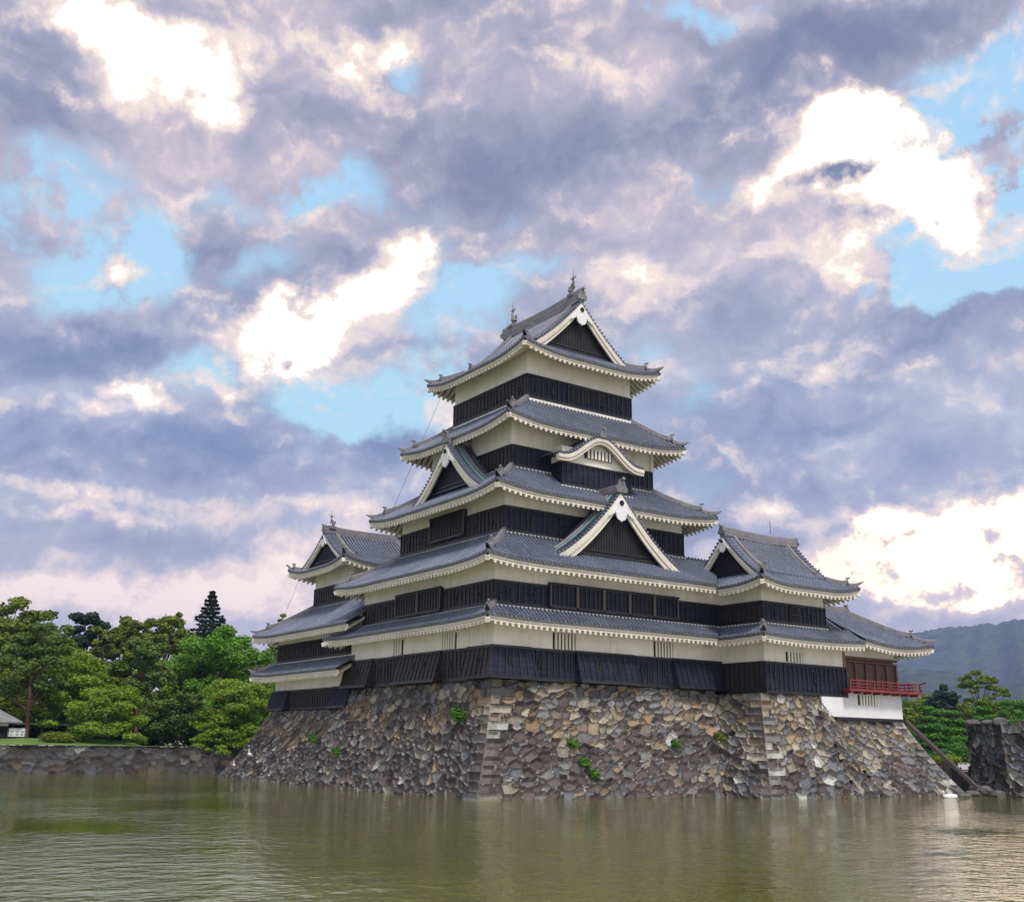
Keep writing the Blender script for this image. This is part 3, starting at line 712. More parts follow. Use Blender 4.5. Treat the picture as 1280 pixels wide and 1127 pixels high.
def grille(th, O, k, s0_, s1_, z0, z1, nb, barm=None, o=.0, parent=None):
    a, n = SD[k]; mb = MB()
    def P(ss, zz, oo): return (O[0]+a[0]*ss+n[0]*oo, O[1]+a[1]*ss+n[1]*oo, zz)
    def bx(sa, sb, za, zb, oa, ob, m): mb.hexa([P(sa, za, oa), P(sb, za, oa), P(sb, za, ob), P(sa, za, ob), P(sa, zb, oa), P(sb, zb, oa), P(sb, zb, ob), P(sa, zb, ob)], m)
    bx(s0_, s1_, z0, z1, o-.02, o+.012, 0)
    L = s1_-s0_; bw_ = L/(2*nb+1)
    for i in range(nb): s = s0_+bw_*(2*i+1); bx(s, s+bw_, z0, z1, o+.014, o+.10, 1)
    th.part(mb, 'lattice_window', [SLIT, barm or PLASTER], parent=parent)
def storey(th, rect, z0, zb, z1, top=True, cord=True, mats=None, sp=.42, sides='SWNE', bsides=None):
    X0, Y0, X1, Y1 = rect; mb = MB(); mb.box((X0, Y0, z0), (X1, Y1, z1))
    w = th.part(mb, 'plaster_wall', mats or PLASTER)
    for k in bsides or sides:
        O = {'S': (X0, Y0), 'W': (X0, Y1), 'N': (X1, Y1), 'E': (X1, Y0)}[k]; L = (X1-X0) if k in 'SN' else (Y1-Y0)
        m2 = MB(); e = .06 if k in 'SN' else 0
        board_panel(m2, O, k, -e, L+e, z0, zb, sp=sp)
        th.part(m2, 'board_wall', [BOARD_W if k == 'W' else BOARD, BATTEN])
    if cord:
        m3 = MB(); q = .16; m3.box((X0-q, Y0-q, z0-.22), (X1+q, Y1+q, z0-.02)); th.part(m3, 'mortar_band', PLASTER)
    return w
def holes(th, rect, k, lst, z, o=.10):
    X0, Y0, X1, Y1 = rect; O = {'S': (X0, Y0), 'W': (X0, Y1)}[k]
    for i, (c, kind) in enumerate(lst):
        s = c-X0 if k == 'S' else Y1-c
        loophole(th, O, k, s, z+(.0 if kind else .12), .22 if kind else .24, .55 if kind else .26, o)

#CASTLE
# ------------------------------------------------------------------ main keep
keep = Thing('castle_keep', (9.05, 8, 6.3), 'tall five-roofed black and white castle keep in the centre, standing on the stone base', 'castle')
F1 = (0, 0, 18.1, 17.6); F2 = (0, 0, 18.1, 16); F3 = (1.78, 1.72, 16.32, 14.28); F4 = (3.2, 3.1, 14.9, 12.9); F5 = (4.63, 3.55, 13.47, 12.45)
w = storey(keep, F1, 6.3, 8.12, 9.9, cord=False)
holes(keep, F1, 'S', [(3.2, 0), (5.1, 1), (11.0, 0), (12.9, 1)], 7.05); holes(keep, F1, 'W', [(4.5, 0), (12.2, 1), (13.3, 0)], 7.05)
for (k, c0_, c1_) in (('S', -.55, 2.55), ('S', 5.75, 10.25), ('S', 13.5, 17.7), ('W', -.55, 2.5), ('W', 5.4, 10.6), ('W', 14.1, 17.9)):
    mb = MB(); O = (0, 0) if k == 'S' else (0, 17.6)
    a_, b_ = (c0_, c1_) if k == 'S' else (17.6-c1_, 17.6-c0_)
    corner = c0_ < 0
    if not corner:
        board_panel(mb, O, k, a_, b_, 6.28, 8.14, .62, .12, sp=.46)
    else:      # corner chute: mitred so that both faces meet
        a, n = SD[k]; E_ = .62
        s_in = b_ if k == 'S' else a_; s_c = 0 if k == 'S' else 17.6; sg = -1 if k == 'S' else 1
        def P(s, z, o): return (O[0]+a[0]*s+n[0]*o, O[1]+a[1]*s+n[1]*o, z)
        z0, z1 = 6.28, 8.14
        mb.face([P(s_c+sg*E_, z0, E_), P(s_in, z0, E_), P(s_in, z1, .12), P(s_c+sg*.12, z1, .12)][::(1 if k == 'S' else -1)], 0)
        mb.face([P(s_in, z0, E_), P(s_in, z0, 0), P(s_in, z1, 0), P(s_in, z1, .12)], 0)
        mb.face([P(s_c+sg*E_, z0, E_), P(s_in, z0, E_), P(s_in, z0, 0), P(s_c, z0, 0)], 0)
        for i in range(7):
            t = i/6; s0b = s_in+(s_c+sg*E_-s_in)*t; s1b = s_in+(s_c+sg*.12-s_in)*t
            mb.bar(P(s0b, z0+.02, E_+.03), P(s1b, z1-.02, .15), .07, .06, 1, upv=(n[0], n[1], 0))
        mb.bar(P(s_c+sg*(E_+.02), z0+.08, E_+.02), P(s_in, z0+.08, E_+.02), .1, .17, 1)
        mb.bar(P(s_c+sg*.14, z1-.06, .15), P(s_in, z1-.06, .15), .1, .13, 1)
    keep.part(mb, 'stone_drop_chute', [BOARD_W if k == 'W' else BOARD, BATTEN])
for s_ in (.9, 7.2, 8.9, 14.9): 
    loophole(keep, (0, 0), 'S', s_, 7.15, .2, .3, .40)
for y_ in (.9, 7.0, 8.4, 15.9): loophole(keep, (0, 17.6), 'W', 17.6-y_, 7.15, .2, .3, .40)
for a_, b_, n_ in ((4.14, 5.8, 6), (11.97, 13.59, 6)): grille(keep, (0, 0), 'S', a_, b_, 8.16, 9.1, n_)
for a_, b_, n_ in ((3.9, 5.7, 6), (10.3, 11.75, 4)): grille(keep, (0, 17.6), 'W', 17.6-b_, 17.6-a_, 8.16, 9.1, n_)
for x in (2.6, 5.95, 8.6, 11.7, 14.2): mb = MB(); mb.box((x-.11, -.035, 8.15), (x+.11, 0.0, 9.5)); keep.part(mb, 'wall_post', PLASTER)
for y in (2.6, 7.0, 9.9, 13.6): mb = MB(); mb.box((-.035, y-.11, 8.15), (0.0, y+.11, 9.5)); keep.part(mb, 'wall_post', PLASTER)
tier(keep, (-1.35, -1.35, 19.4, 19.5), (0, 0, 18.1, 16), 9.55, 10.42, .16, ov=1.35, vS=17.65)
storey(keep, F2, 10.42, 11.8, 12.95)
holes(keep, F2, 'S', [(.95, 1), (2.6, 0)], 10.85); holes(keep, F2, 'W', [(1.4, 0), (4.1, 0), (12.9, 1), (14.6, 0)], 10.85)
mb = MB(); board_panel(mb, (0, 0), 'S', 3.76, 13.96, 10.5, 11.93, .15, .15, sp=.34, posts=5); keep.part(mb, 'shutter_bay', [BOARD, BATTEN, POST])
mb = MB(); board_panel(mb, (0, 16), 'W', 16-11.15, 16-5.54, 10.5, 11.95, .15, .15, sp=.34, posts=2); keep.part(mb, 'shutter_bay', [BOARD_W, BATTEN, POST])
tier(keep, (-1.6, -1.6, 19.7, 17.6), F3, 12.78, 15.07, .28, ov=1.6, vS=17.7)
storey(keep, F3, 15.07, 16.64, 17.9)
holes(keep, F3, 'S', [(3.6, 1), (6.2, 0), (14.6, 1)], 15.5); holes(keep, F3, 'W', [(3.0, 0), (5.0, 0), (11.6, 0), (13.2, 1)], 15.5)
mb = MB(); board_panel(mb, (1.78, 14.28), 'W', 14.28-10.15, 14.28-5.9, 15.45, 17.05, .15, .15, sp=.34, posts=1); keep.part(mb, 'shutter_bay', [BOARD_W, BATTEN, POST])
tier(keep, (.02, .0, 18.08, 16.0), F4, 17.35, 19.6, .38, ov=1.7)
storey(keep, F4, 19.6, 21.0, 22.9)
for x in (3.2, 14.9): mb = MB(); mb.box((x-.12, 2.98, 21.0), (x+.12, 3.1, 22.6)); keep.part(mb, 'wall_post', PLASTER)
tier(keep, (1.6, 1.25, 16.5, 14.75), F5, 22.15, 24.45, .45, ov=1.75)
storey(keep, F5, 24.5, 26.15, 27.9)
holes(keep, F5, 'S', [(5.4, 0), (6.7, 0), (10.9, 0), (12.6, 0)], 25.0); holes(keep, F5, 'W', [(4.3, 0), (6.1, 0), (9.9, 0), (11.6, 0)], 25.0)
for x in (8.0, 9.45):
    mb = MB()
    mb.box((x, 3.44, 24.95), (x+1.1, 3.47, 25.9), 0)
    for q in (x-.08, x+1.1): mb.box((q, 3.41, 24.9), (q+.08, 3.48, 25.95), 1)
    mb.box((x-.08, 3.40, 25.951), (x+1.18, 3.48, 26.03), 1)
    keep.part(mb, 'window', [SLIT, BATTEN])
for y in (7.0, 8.5):
    mb = MB()
    mb.box((4.52, y, 24.95), (4.55, y+1.05, 25.9), 0)
    for q in (y-.08, y+1.05): mb.box((4.49, q, 24.9), (4.56, q+.08, 25.95), 1)
    mb.box((4.48, y-.08, 25.951), (4.56, y+1.13, 26.03), 1)
    keep.part(mb, 'window', [SLIT, BATTEN])
r, pr = irimoya(keep, (3.2, 1.9, 14.9, 14.1), 'y', 27.35, .51, .057, 1.95, .55, ov=1.45, vo=.45, bw=(.42, .62), ridge=(.5, .8), pend=1.0, rz=.2, onis=.7)
shachi(keep, (9.05, 4.35, 33.1), (0, 1), 1.25); shachi(keep, (9.05, 11.7, 33.15), (0, -1), 1.25)
# south dormer on the second roof, west dormer on the third
zc = lambda p: 18.22-4.75*(1.44*(p/5.45)-.44*(p/5.45)**2)
gabled(keep, (9.25, .25), (0, -1), 5.45, 2.6, zc, vo=.5, bw=(.50, .72), panel_z=14.0, copper=True, name='dormer_gable', pend=1.05, onis=.75, ridge=(.45, .5))
zc2 = lambda p: 21.95-3.75*(1.42*(p/4.4)-.42*(p/4.4)**2)
gabled(keep, (1.85, 8.0), (-1, 0), 4.4, 2.6, zc2, vo=.5, bw=(.44, .62), panel_z=18.75, copper=True, name='dormer_gable', pend=.95, onis=.7, ridge=(.45, .45))
# projecting south bay with the undulating gable
mb = MB(); mb.box((6.25, 1.9, 18.2), (11.85, 3.2, 21.2)); bay = keep.part(mb, 'bay_wall', PLASTER)
mb = MB(); board_panel(mb, (6.25, 1.9), 'S', -.06, 5.66, 18.6, 20.15); board_panel(mb, (6.25, 3.2), 'W', .1, 1.3, 18.6, 20.15); keep.part(mb, 'bay_boarding', [BOARD, BATTEN], parent=bay)
mb = MB(); mb.box((6.1, 1.72, 18.35), (12.0, 2.2, 18.58)); keep.part(mb, 'mortar_band', PLASTER, parent=bay)
def zk(p):
    q = min(abs(p)/3.55, 1); 
    return 20.50+1.55*(.5+.5*math.cos(math.pi*min(q*1.12, 1)))+.04
gabled(keep, (9.05, 1.85), (0, -1), 3.55, 2.2, zk, vo=.62, bw=(.40, .40), kud=False, ridge=(.36, .34), panel_z=20.16, name='undulating_gable', pend=.0, lattice=True, onis=.5, bt=.25)
grille(keep, (0, 1.80), 'S', 8.0, 10.25, 20.62, 21.22, 7, o=.06, parent=bay)

# ------------------------------------------------------------------ south-east turret
tur = Thing('corner_turret', (20.7, -1.1, 6.06), 'two-storey turret with a small west gable, attached on the right of the keep', 'turret')
A1 = (17.74, -3.8, 25.35, 1.6); A2 = (17.74, -3.8, 23.62, 1.6)
storey(tur, A1, 6.06, 8.0, 9.9, cord=False)
holes(tur, A1, 'S', [(18.6, 0), (22.3, 1)], 6.9)
grille(tur, (17.74, -3.8), 'S', 19.7-17.74, 21.3-17.74, 8.08, 8.68, 5)
tier(tur, (16.3, -5.15, 26.0, 1.6), (17.74, -3.8, 25.99, 1.59), 9.42, 10.4, .14, ov=1.35, sides='SW', hips=('SW',))
storey(tur, A2, 10.4, 11.74, 13.2)
holes(tur, A2, 'S', [(18.9, 1), (22.4, 0)], 10.8)
mb = MB()      # bell-shaped window
bell = [(-.5, 0), (-.46, .55), (-.36, .78), (-.16, .9), (0, 1.05), (.16, .9), (.36, .78), (.46, .55), (.5, 0)]
mb.prism([(x*1.15, z*1.1) for x, z in bell], (20.65, -3.86, 10.58), (1, 0, 0), (0, 0, 1), (0, -1, 0), .09, 1)
mb.prism([(x*.95, z*.95) for x, z in bell], (20.65, -3.96, 10.62), (1, 0, 0), (0, 0, 1), (0, -1, 0), .01, 0)
for i in range(-2, 3): mb.box((20.65+i*.17-.02, -4.0, 10.62), (20.65+i*.17+.02, -3.972, 11.4), 1)
mb.box((20.2, -4.01, 11.0), (21.1, -3.975, 11.05), 1)
tur.part(mb, 'bell_window', [SLIT, BATTEN])
r, pr = irimoya(tur, (16.1, -5.4, 25.5, 3.2), 'x', 12.62, .46, .09, 1.55, .42, 3.2, ov=1.5, vW=4.75, vo=.4, bw=(.28, .40), ridge=(.42, .5), pend=.62, onis=.5, rz=.12)
mb = MB(); mb.tube([(21.9, -1.1, 16.9), (21.9, -1.1, 17.8)], .02, 5); tur.part(mb, 'lightning_rod', BATTEN)

# ------------------------------------------------------------------ moon-viewing wing
moon = Thing('moon_viewing_wing', (28.2, -1, 4.8), 'low wing at the right end with red railed veranda and brown panels', 'turret')
mb = MB(); mb.box((25.4, -3.92, 4.8), (31.0, 2.0, 6.45)); mb.box((22.75, -3.915, 4.8), (25.4, 2.0, 6.04)); moon.part(mb, 'plaster_wall', PLASTER_NEW)
mb = MB(); mb.box((24.0, -4.02, 4.6), (31.12, 2.1, 4.79)); moon.part(mb, 'sill_beam', BATTEN)
grille(moon, (0, -3.92), 'S', 26.35, 28.35, 5.6, 6.28, 6)
mb = MB(); mb.box((25.4, -3.6, 8.75), (31.0, 2.0, 9.9)); moon.part(mb, 'plaster_wall', PLASTER)
mb = MB(); mb.box((25.5, -3.55, 6.62), (30.9, 1.9, 8.75)); wp = moon.part(mb, 'panelling', BROWN)
for i in range(5):
    x = 25.55+i*1.1; mb = MB()
    mb.box((x+.1, -3.62, 6.75), (x+1.0, -3.55, 8.35), 0)
    for z in [6.8+.09*j for j in range(17)]: mb.box((x+.12, -3.65, z), (x+.98, -3.622, z+.03), 1)
    moon.part(mb, 'sliding_panel', [BROWN, POST], parent=wp)
DREDP = m_simple('dark_red_posts', (.14, .03, .02), (.07, .02, .015), .55, 3)
for x in (25.42, 26.6, 27.7, 28.8, 29.9, 30.95): mb = MB(); mb.box((x-.08, -3.76, 6.6), (x+.08, -3.6, 8.37)); moon.part(mb, 'post', DREDP)
mb = MB(); mb.box((25.3, -3.78, 8.6), (31.05, -3.62, 8.76)); mb.box((25.3, -3.77, 8.38), (31.05, -3.66, 8.46))
moon.part(mb, 'lintel', DREDP)
mb = MB(); mb.box((25.22, -3.86, 6.45), (25.42, -3.66, 9.0)); moon.part(mb, 'corner_post', m_simple('orange_wood_post', (.32, .13, .06), (.22, .09, .05), .6, 3))
mb = MB(); F_ = -4.55
mb.box((24.75, F_-.05, 6.45), (32.4, -3.93, 6.60)); mb.box((31.01, -3.93, 6.45), (32.4, 2.6, 6.60))
for z, w_ in ((7.14, .07), (6.93, .05), (6.72, .06)):
    mb.bar((24.8, F_, z), (32.5, F_, z), w_, w_); mb.bar((32.3, F_-.15, z+.01), (32.3, 2.6, z+.01), w_, w_)
mb.bar((32.5, F_, 7.14), (32.95, F_, 7.26), .07, .07); mb.bar((32.3, F_-.1, 7.15), (32.3, F_-.5, 7.28), .07, .07)
for i in range(10): x = 24.85+i*.825; mb.box((x-.04, F_-.04, 6.6), (x+.04, F_+.04, 7.12))
for i in range(1, 9): y = F_+i*.86; mb.box((32.26, y-.04, 6.6), (32.34, y+.04, 7.12))
for i in range(8): x = 25.0+i*1.0; mb.box((x-.06, F_, 6.30), (x+.06, -3.93, 6.449))
moon.part(mb, 'veranda', RED)
tier(moon, (26.0, -5.1, 33.55, 3.3), (26.0, -.95, 29.4, -.85), 9.42, 12.15, .38, 5.0, ov=2.0, sides='SEN', hips=('SE', 'NE'))
mb = MB(); mb.sweep([(29.6, -.9, 12.1), (28, -.9, 12.1), (26, -.9, 12.1), (23.7, -.9, 12.1)], .4, .45); oni(mb, (29.6, -.9, 12.2), (1, 0), .5)
moon.part(mb, 'roof_ridge', RIDGE)
mt = MB(); roof_side(mt, (23.7, -5.1), (1, 0), (0, 1), 0.9, 2.3, lambda s, t: 9.42+2.73*(.8*t/4.15+.2*(t/4.15)**2), lambda s: .0, lambda s: 4.15, edge=False)
moon.part(mt, 'tile_roof', [TILE, TILE_EDGE, PAN])
mr = MB(); mr.sweep([(24.65, -4.9+4.0*j/6, 9.42+2.73*(.8*j/6+.2*(j/6)**2)+.08) for j in range(7)][::-1], .2, .22); moon.part(mr, 'verge_ridge', RIDGE)

# ------------------------------------------------------------------ small keep on the left
sk = Thing('small_keep', (4, 23, 5.05), 'smaller three-roofed keep at the left behind the main keep', 'castle')
B1 = (.2, 14.5, 9, 31.0); B3 = (2.0, 22.1, 7.2, 28.6)
storey(sk, B1, 5.05, 6.52, 8.4, cord=False)
mb = MB(); board_panel(mb, (.2, 31.0), 'W', -.1, 3.0, 5.03, 6.54, .6, .12, sp=.42); sk.part(mb, 'stone_drop_chute', [BOARD, BATTEN])
mb = MB(); board_panel(mb, (.2, 31.0), 'W', 10.5, 13.4, 5.03, 6.54, .5, .12, sp=.42); sk.part(mb, 'stone_drop_chute', [BOARD, BATTEN])
mb = MB(); mb.box((.165, 27.7, 6.55), (.2, 27.95, 7.6)); sk.part(mb, 'wall_post', PLASTER_NEW)
tier(sk, (-1.4, 16.92, 10.6, 32.4), (.2, 16.9, 9, 30.8), 7.6, 8.62, .2, ov=1.4, sides='WN', hips=('NW',), flatR=True)
storey(sk, (.2, 14.5, 9, 30.8), 8.65, 10.05, 11.2)
holes(sk, (.2, 14.5, 9, 30.8), 'W', [(29.3, 0), (26, 0), (23, 1)], 9.1)
tier(sk, (-1.5, 15.62, 10.6, 32.3), (2.0, 15.6, 7.2, 28.7), 10.55, 12.95, .25, ov=1.6, sides='WN', hips=('NW',), flatR=True)
# connecting gallery roof between the keeps
mt = MB()
roof_side(mt, (2.0, 22.2), (0, -1), (1, 0), 0, 6.2, lambda s, t: 12.93+.72*t, lambda s: 0, lambda s: 2.6, edge=False)
sk.part(mt, 'gallery_roof', [TILE, TILE_EDGE, PAN])
storey(sk, B3, 12.95, 14.45, 16.2)
r, pr = irimoya(sk, (.3, 20.35, 8.9, 30.35), 'x', 15.55, .30, .055, 1.0, .5, 3.5, ov=1.7, vo=.35, bw=(.26, .36), ridge=(.4, .5), pend=.6, onis=.45, rz=.15)
shachi(sk, (1.55, 25.35, 18.95), (1, 0), .85); shachi(sk, (7.65, 25.35, 18.95), (-1, 0), .85)

#STONE
# ------------------------------------------------------------------ stone walls
def sm(x, a, b): t = np.clip((x-a)/(b-a), 0, 1); return t*t*(3-2*t)
def stone_face(T0, T1, Bb0, Bb1, res, seed, cw=.66, ch=.48, amp=.21, curve=.25, pal='keep', e0=1, e1=1, q0=0, q1=0):
    """battered stone face between a top line T0-T1 and a foot line B0-B1; returns verts, faces, colours"""
    rng = np.random.default_rng(seed)
    T0, T1, Bb0, Bb1 = [np.array(p, float) for p in (T0, T1, Bb0, Bb1)]
    L = (np.linalg.norm(T1-T0)+np.linalg.norm(Bb1-Bb0))/2; H = (np.linalg.norm(T0-Bb0)+np.linalg.norm(T1-Bb1))/2
    nu = max(2, int(L/res)); nv = max(2, int(H/res))
    U, V = np.meshgrid(np.linspace(0, 1, nu+1), np.linspace(0, 1, nv+1))
    q = V+curve*V*(V-1)            # horizontal run lags at the top: concave batter
    top = T0+(T1-T0)*U[..., None]; bot = Bb0+(Bb1-Bb0)*U[..., None]
    P = np.empty(U.shape+(3,))
    P[..., 0:2] = top[..., 0:2]+(bot-top)[..., 0:2]*q[..., None]; P[..., 2] = top[..., 2]+(bot-top)[..., 2]*V
    du = np.gradient(P, axis=1); dv = np.gradient(P, axis=0); N = np.cross(du, dv); N /= np.linalg.norm(N, axis=2, keepdims=True)+1e-9
    c = np.array([P[..., 0].mean(), P[..., 1].mean()])
    x = U*L; y = V*H
    # jittered cells, rows offset; bigger cells at the foot
    warp = .10*np.sin(x*1.7+seed)*np.sin(y*2.3)
    gx = x/cw; gy = (y+warp)/ch
    ix = np.floor(gx).astype(int); iy = np.floor(gy).astype(int)
    NX, NY = int(L/cw)+6, int(H/ch)+6
    jx = rng.uniform(-.42, .42, (NX, NY)); jy = rng.uniform(-.38, .38, (NX, NY)); wt_ = rng.uniform(-.30, .30, (NX, NY))
    d1 = np.full(U.shape, 9.); d2 = d1.copy(); cid = np.zeros(U.shape, int)
    ox = np.zeros(U.shape); oy = ox.copy()
    for a in (-2, -1, 0, 1, 2):
        for b in (-1, 0, 1):
            cx = ix+a; cy = iy+b; kx = np.clip(cx+2, 0, NX-1); ky = np.clip(cy+2, 0, NY-1)
            px_ = cx+.5+jx[kx, ky]+.5*(cy % 2); py_ = cy+.5+jy[kx, ky]
            dx = (gx-px_)*1.0; dy = (gy-py_)*1.0
            d = np.sqrt(dx*dx+dy*dy)-wt_[kx, ky]
            m = d < d1
            d2 = np.where(m, d1, np.minimum(d2, d)); d1 = np.where(m, d, d1)
            cid = np.where(m, kx*NY+ky, cid); ox = np.where(m, dx, ox); oy = np.where(m, dy, oy)
    gap = d2-d1
    for side_, on in ((0, q0), (1, q1)):      # long and short corner blocks
        if not on: continue
        xx = x if side_ == 0 else L-x
        rh = .56; row = np.floor((y+.02*np.sin(xx*9))/rh).astype(int); ln = np.where((row+on) % 2 == 0, .75, 1.35)+.15*np.sin(row*2.7+seed)
        ins = xx < ln; fy = (y/rh) % 1.0
        gq = np.minimum(np.minimum(fy, 1-fy)*rh, ln-xx)/.32
        gap = np.where(ins, gq, np.where(xx < ln+.12, np.minimum(gap, (xx-ln)/.32), gap)); cid = np.where(ins, (row*7+3+on*31) % (NX*NY), cid)
        ox = np.where(ins, 0, ox); oy = np.where(ins, 0, oy)
    bulge = sm(gap, .02, .30)
    rnd = rng.random((NX*NY, 6)); r = rnd[cid]
    h = amp*bulge*(.55+.7*r[..., 0])+.13*bulge*((r[..., 1]-.5)*ox+(r[..., 2]-.35)*oy*1.2)
    h += rng.normal(0, .008, h.shape)*bulge
    edge = np.ones_like(U)
    if e0: edge *= sm(U*L, .0, .25)
    if e1: edge *= sm((1-U)*L, .0, .25)
    P = P+N*((h-.06)*edge)[..., None]
    # colours
    hgt = (1-V)
    k = r[..., 3]; k2 = r[..., 4]; k3 = r[..., 5]
    grey = np.array([.215, .215, .22]); tan = np.array([.35, .275, .185]); buff = np.array([.37, .34, .275]); brown = np.array([.095, .078, .076]); blue = np.array([.155, .17, .195]); pale = np.array([.50, .50, .48]); orange = np.array([.38, .26, .155])
    def pick(ws, cols):
        cum = np.cumsum(ws); out = np.zeros(U.shape+(3,)); prev = 0
        for cw_, cc in zip(cum/cum[-1], cols): out[(k >= prev) & (k <= cw_)] = cc; prev = cw_
        return out
    tb = hgt+.10*np.sin(U*L*.45+seed)+.08*(k2-.5)
    if pal == 'keep':
        topc = pick([5, 1, 3, 1.5, 1], [grey, tan, buff, brown*1.4, blue*1.2])
        midc = pick([2, 4, 3, 1.5, 1.2], [grey, tan, buff, brown*1.3, orange])
        lowc = pick([1.8, .2, .8, 7, 1.2, .35], [grey*.9, tan*.9, buff*.75, brown*1.35, blue, pale*.95])
        C = np.where((tb > .80)[..., None], topc, np.where((tb > .60)[..., None], midc, lowc))
    elif pal == 'turret':
        topc = pick([3, 3, 4, .8, .8], [grey*1.15, tan, buff*1.15, brown*1.4, pale])
        lowc = pick([2, .5, 1, 5.5, 2.5, .8], [grey*1.05, tan, buff, brown*1.4, blue*1.15, pale])
        C = np.where((tb > .50)[..., None], topc, lowc)
    elif pal == 'pier':
        C = pick([2.5, .4, .8, 4.5, 3.5, 1.5], [grey*1.1, tan*.55, buff*.8, brown*.9, blue*1.2, pale*.9])
    else:
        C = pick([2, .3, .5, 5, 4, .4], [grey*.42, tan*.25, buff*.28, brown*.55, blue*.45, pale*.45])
    if q0 or q1:
        isq = np.zeros(U.shape, bool)
        if q0: isq |= x < .7
        if q1: isq |= (L-x) < .7
        C = np.where(isq[..., None], C*.6+.4*(grey*.8+buff*.2), C)
    C = C*(.76+.70*k3)[..., None]; C = C*.92+C.mean(axis=2, keepdims=True)*np.array([.085, .08, .072])
    hx = np.floor(x/.17+.3*np.sin(y*5)).astype(int); hy = np.floor(y/.14+.3*np.sin(x*4)).astype(int)
    hs_ = np.abs(np.sin(hx*12.9898+hy*78.233+seed)*43758.5453) % 1.0
    joint = gap < .13; chip = joint & (hs_ > (.84 if pal == 'keep' else (.86 if pal != 'dark' else 2.))) & (tb < .66)
    C = np.where((gap < .085)[..., None], np.array([.035, .03, .028]), C)  # dark soil tone in the joints, also painting in the shade of the gaps
    C = np.where(chip[..., None], (pale*.55+grey*.4)*(.6+.7*k2)[..., None], C)
    return P.reshape(-1, 3), nu+1, nv+1, C.reshape(-1, 3)
def stone_obj(name, faces, label, cat, caps=(), parent=None):
    V, F, Cc = [], [], []; b = 0
    for (P, nx, ny, C) in faces:
        V.append(P); Cc.append(C)
        i = np.arange((nx-1)*(ny-1)); r_ = i//(nx-1); c_ = i % (nx-1); q = b+r_*nx+c_
        F.append(np.stack([q, q+nx, q+nx+1, q+1], 1)); b += len(P)
    V = np.concatenate(V); F = np.concatenate(F); Cc = np.concatenate(Cc)
    vl = V.tolist(); fl = F.tolist()
    for cap in caps:
        k = len(vl); vl += [list(p) for p in cap]; fl.append(list(range(k, k+len(cap)))); Cc = np.concatenate([Cc, np.full((len(cap), 3), .16)])
    me = bpy.data.meshes.new(name); me.from_pydata(vl, [], fl)
    at = me.color_attributes.new('stone', 'FLOAT_COLOR', 'POINT')
    at.data.foreach_set('color', np.concatenate([Cc, np.ones((len(Cc), 1))], 1).astype('f').ravel())
    me.polygons.foreach_set('use_smooth', [True]*len(me.polygons)); me.materials.append(STONE); me.update()
    o = bpy.data.objects.new(name, me); col.objects.link(o); o.parent = parent
    return tag(o, label, cat)
zb = -.6
W0 = (-2.7, -2.6, zb); WI = (13.4, -4.0, zb); WT = (14.3, -7.0, zb); WE = (34.1, -6.9, zb)
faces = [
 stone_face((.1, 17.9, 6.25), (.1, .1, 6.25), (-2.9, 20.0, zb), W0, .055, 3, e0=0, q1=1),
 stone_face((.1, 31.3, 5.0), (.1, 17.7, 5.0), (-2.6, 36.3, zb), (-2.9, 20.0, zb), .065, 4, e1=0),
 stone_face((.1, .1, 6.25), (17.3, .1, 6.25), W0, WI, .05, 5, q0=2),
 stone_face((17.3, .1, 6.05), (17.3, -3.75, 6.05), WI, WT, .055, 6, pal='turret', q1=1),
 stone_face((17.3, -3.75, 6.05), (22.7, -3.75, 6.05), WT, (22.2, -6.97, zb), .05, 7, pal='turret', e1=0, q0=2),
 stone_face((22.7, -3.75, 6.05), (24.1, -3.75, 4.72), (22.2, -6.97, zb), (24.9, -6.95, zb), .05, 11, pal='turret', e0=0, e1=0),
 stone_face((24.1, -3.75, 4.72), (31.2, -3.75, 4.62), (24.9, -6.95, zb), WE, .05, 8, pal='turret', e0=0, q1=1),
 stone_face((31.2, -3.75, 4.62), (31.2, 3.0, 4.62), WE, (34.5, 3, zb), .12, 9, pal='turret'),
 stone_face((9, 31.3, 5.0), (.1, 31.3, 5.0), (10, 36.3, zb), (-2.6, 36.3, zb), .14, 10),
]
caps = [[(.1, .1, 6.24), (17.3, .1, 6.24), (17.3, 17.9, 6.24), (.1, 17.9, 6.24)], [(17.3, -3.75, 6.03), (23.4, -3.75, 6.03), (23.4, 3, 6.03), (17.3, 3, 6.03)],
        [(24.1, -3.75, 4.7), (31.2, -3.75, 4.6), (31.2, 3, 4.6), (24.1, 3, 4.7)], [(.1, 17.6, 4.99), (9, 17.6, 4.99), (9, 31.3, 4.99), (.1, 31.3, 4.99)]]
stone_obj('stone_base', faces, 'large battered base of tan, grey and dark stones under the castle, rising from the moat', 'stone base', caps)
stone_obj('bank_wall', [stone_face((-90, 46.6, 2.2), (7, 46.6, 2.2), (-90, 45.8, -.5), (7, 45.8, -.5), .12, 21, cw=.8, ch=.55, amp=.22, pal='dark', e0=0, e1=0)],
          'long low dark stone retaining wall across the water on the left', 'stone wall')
A = (35.4, -8.5)
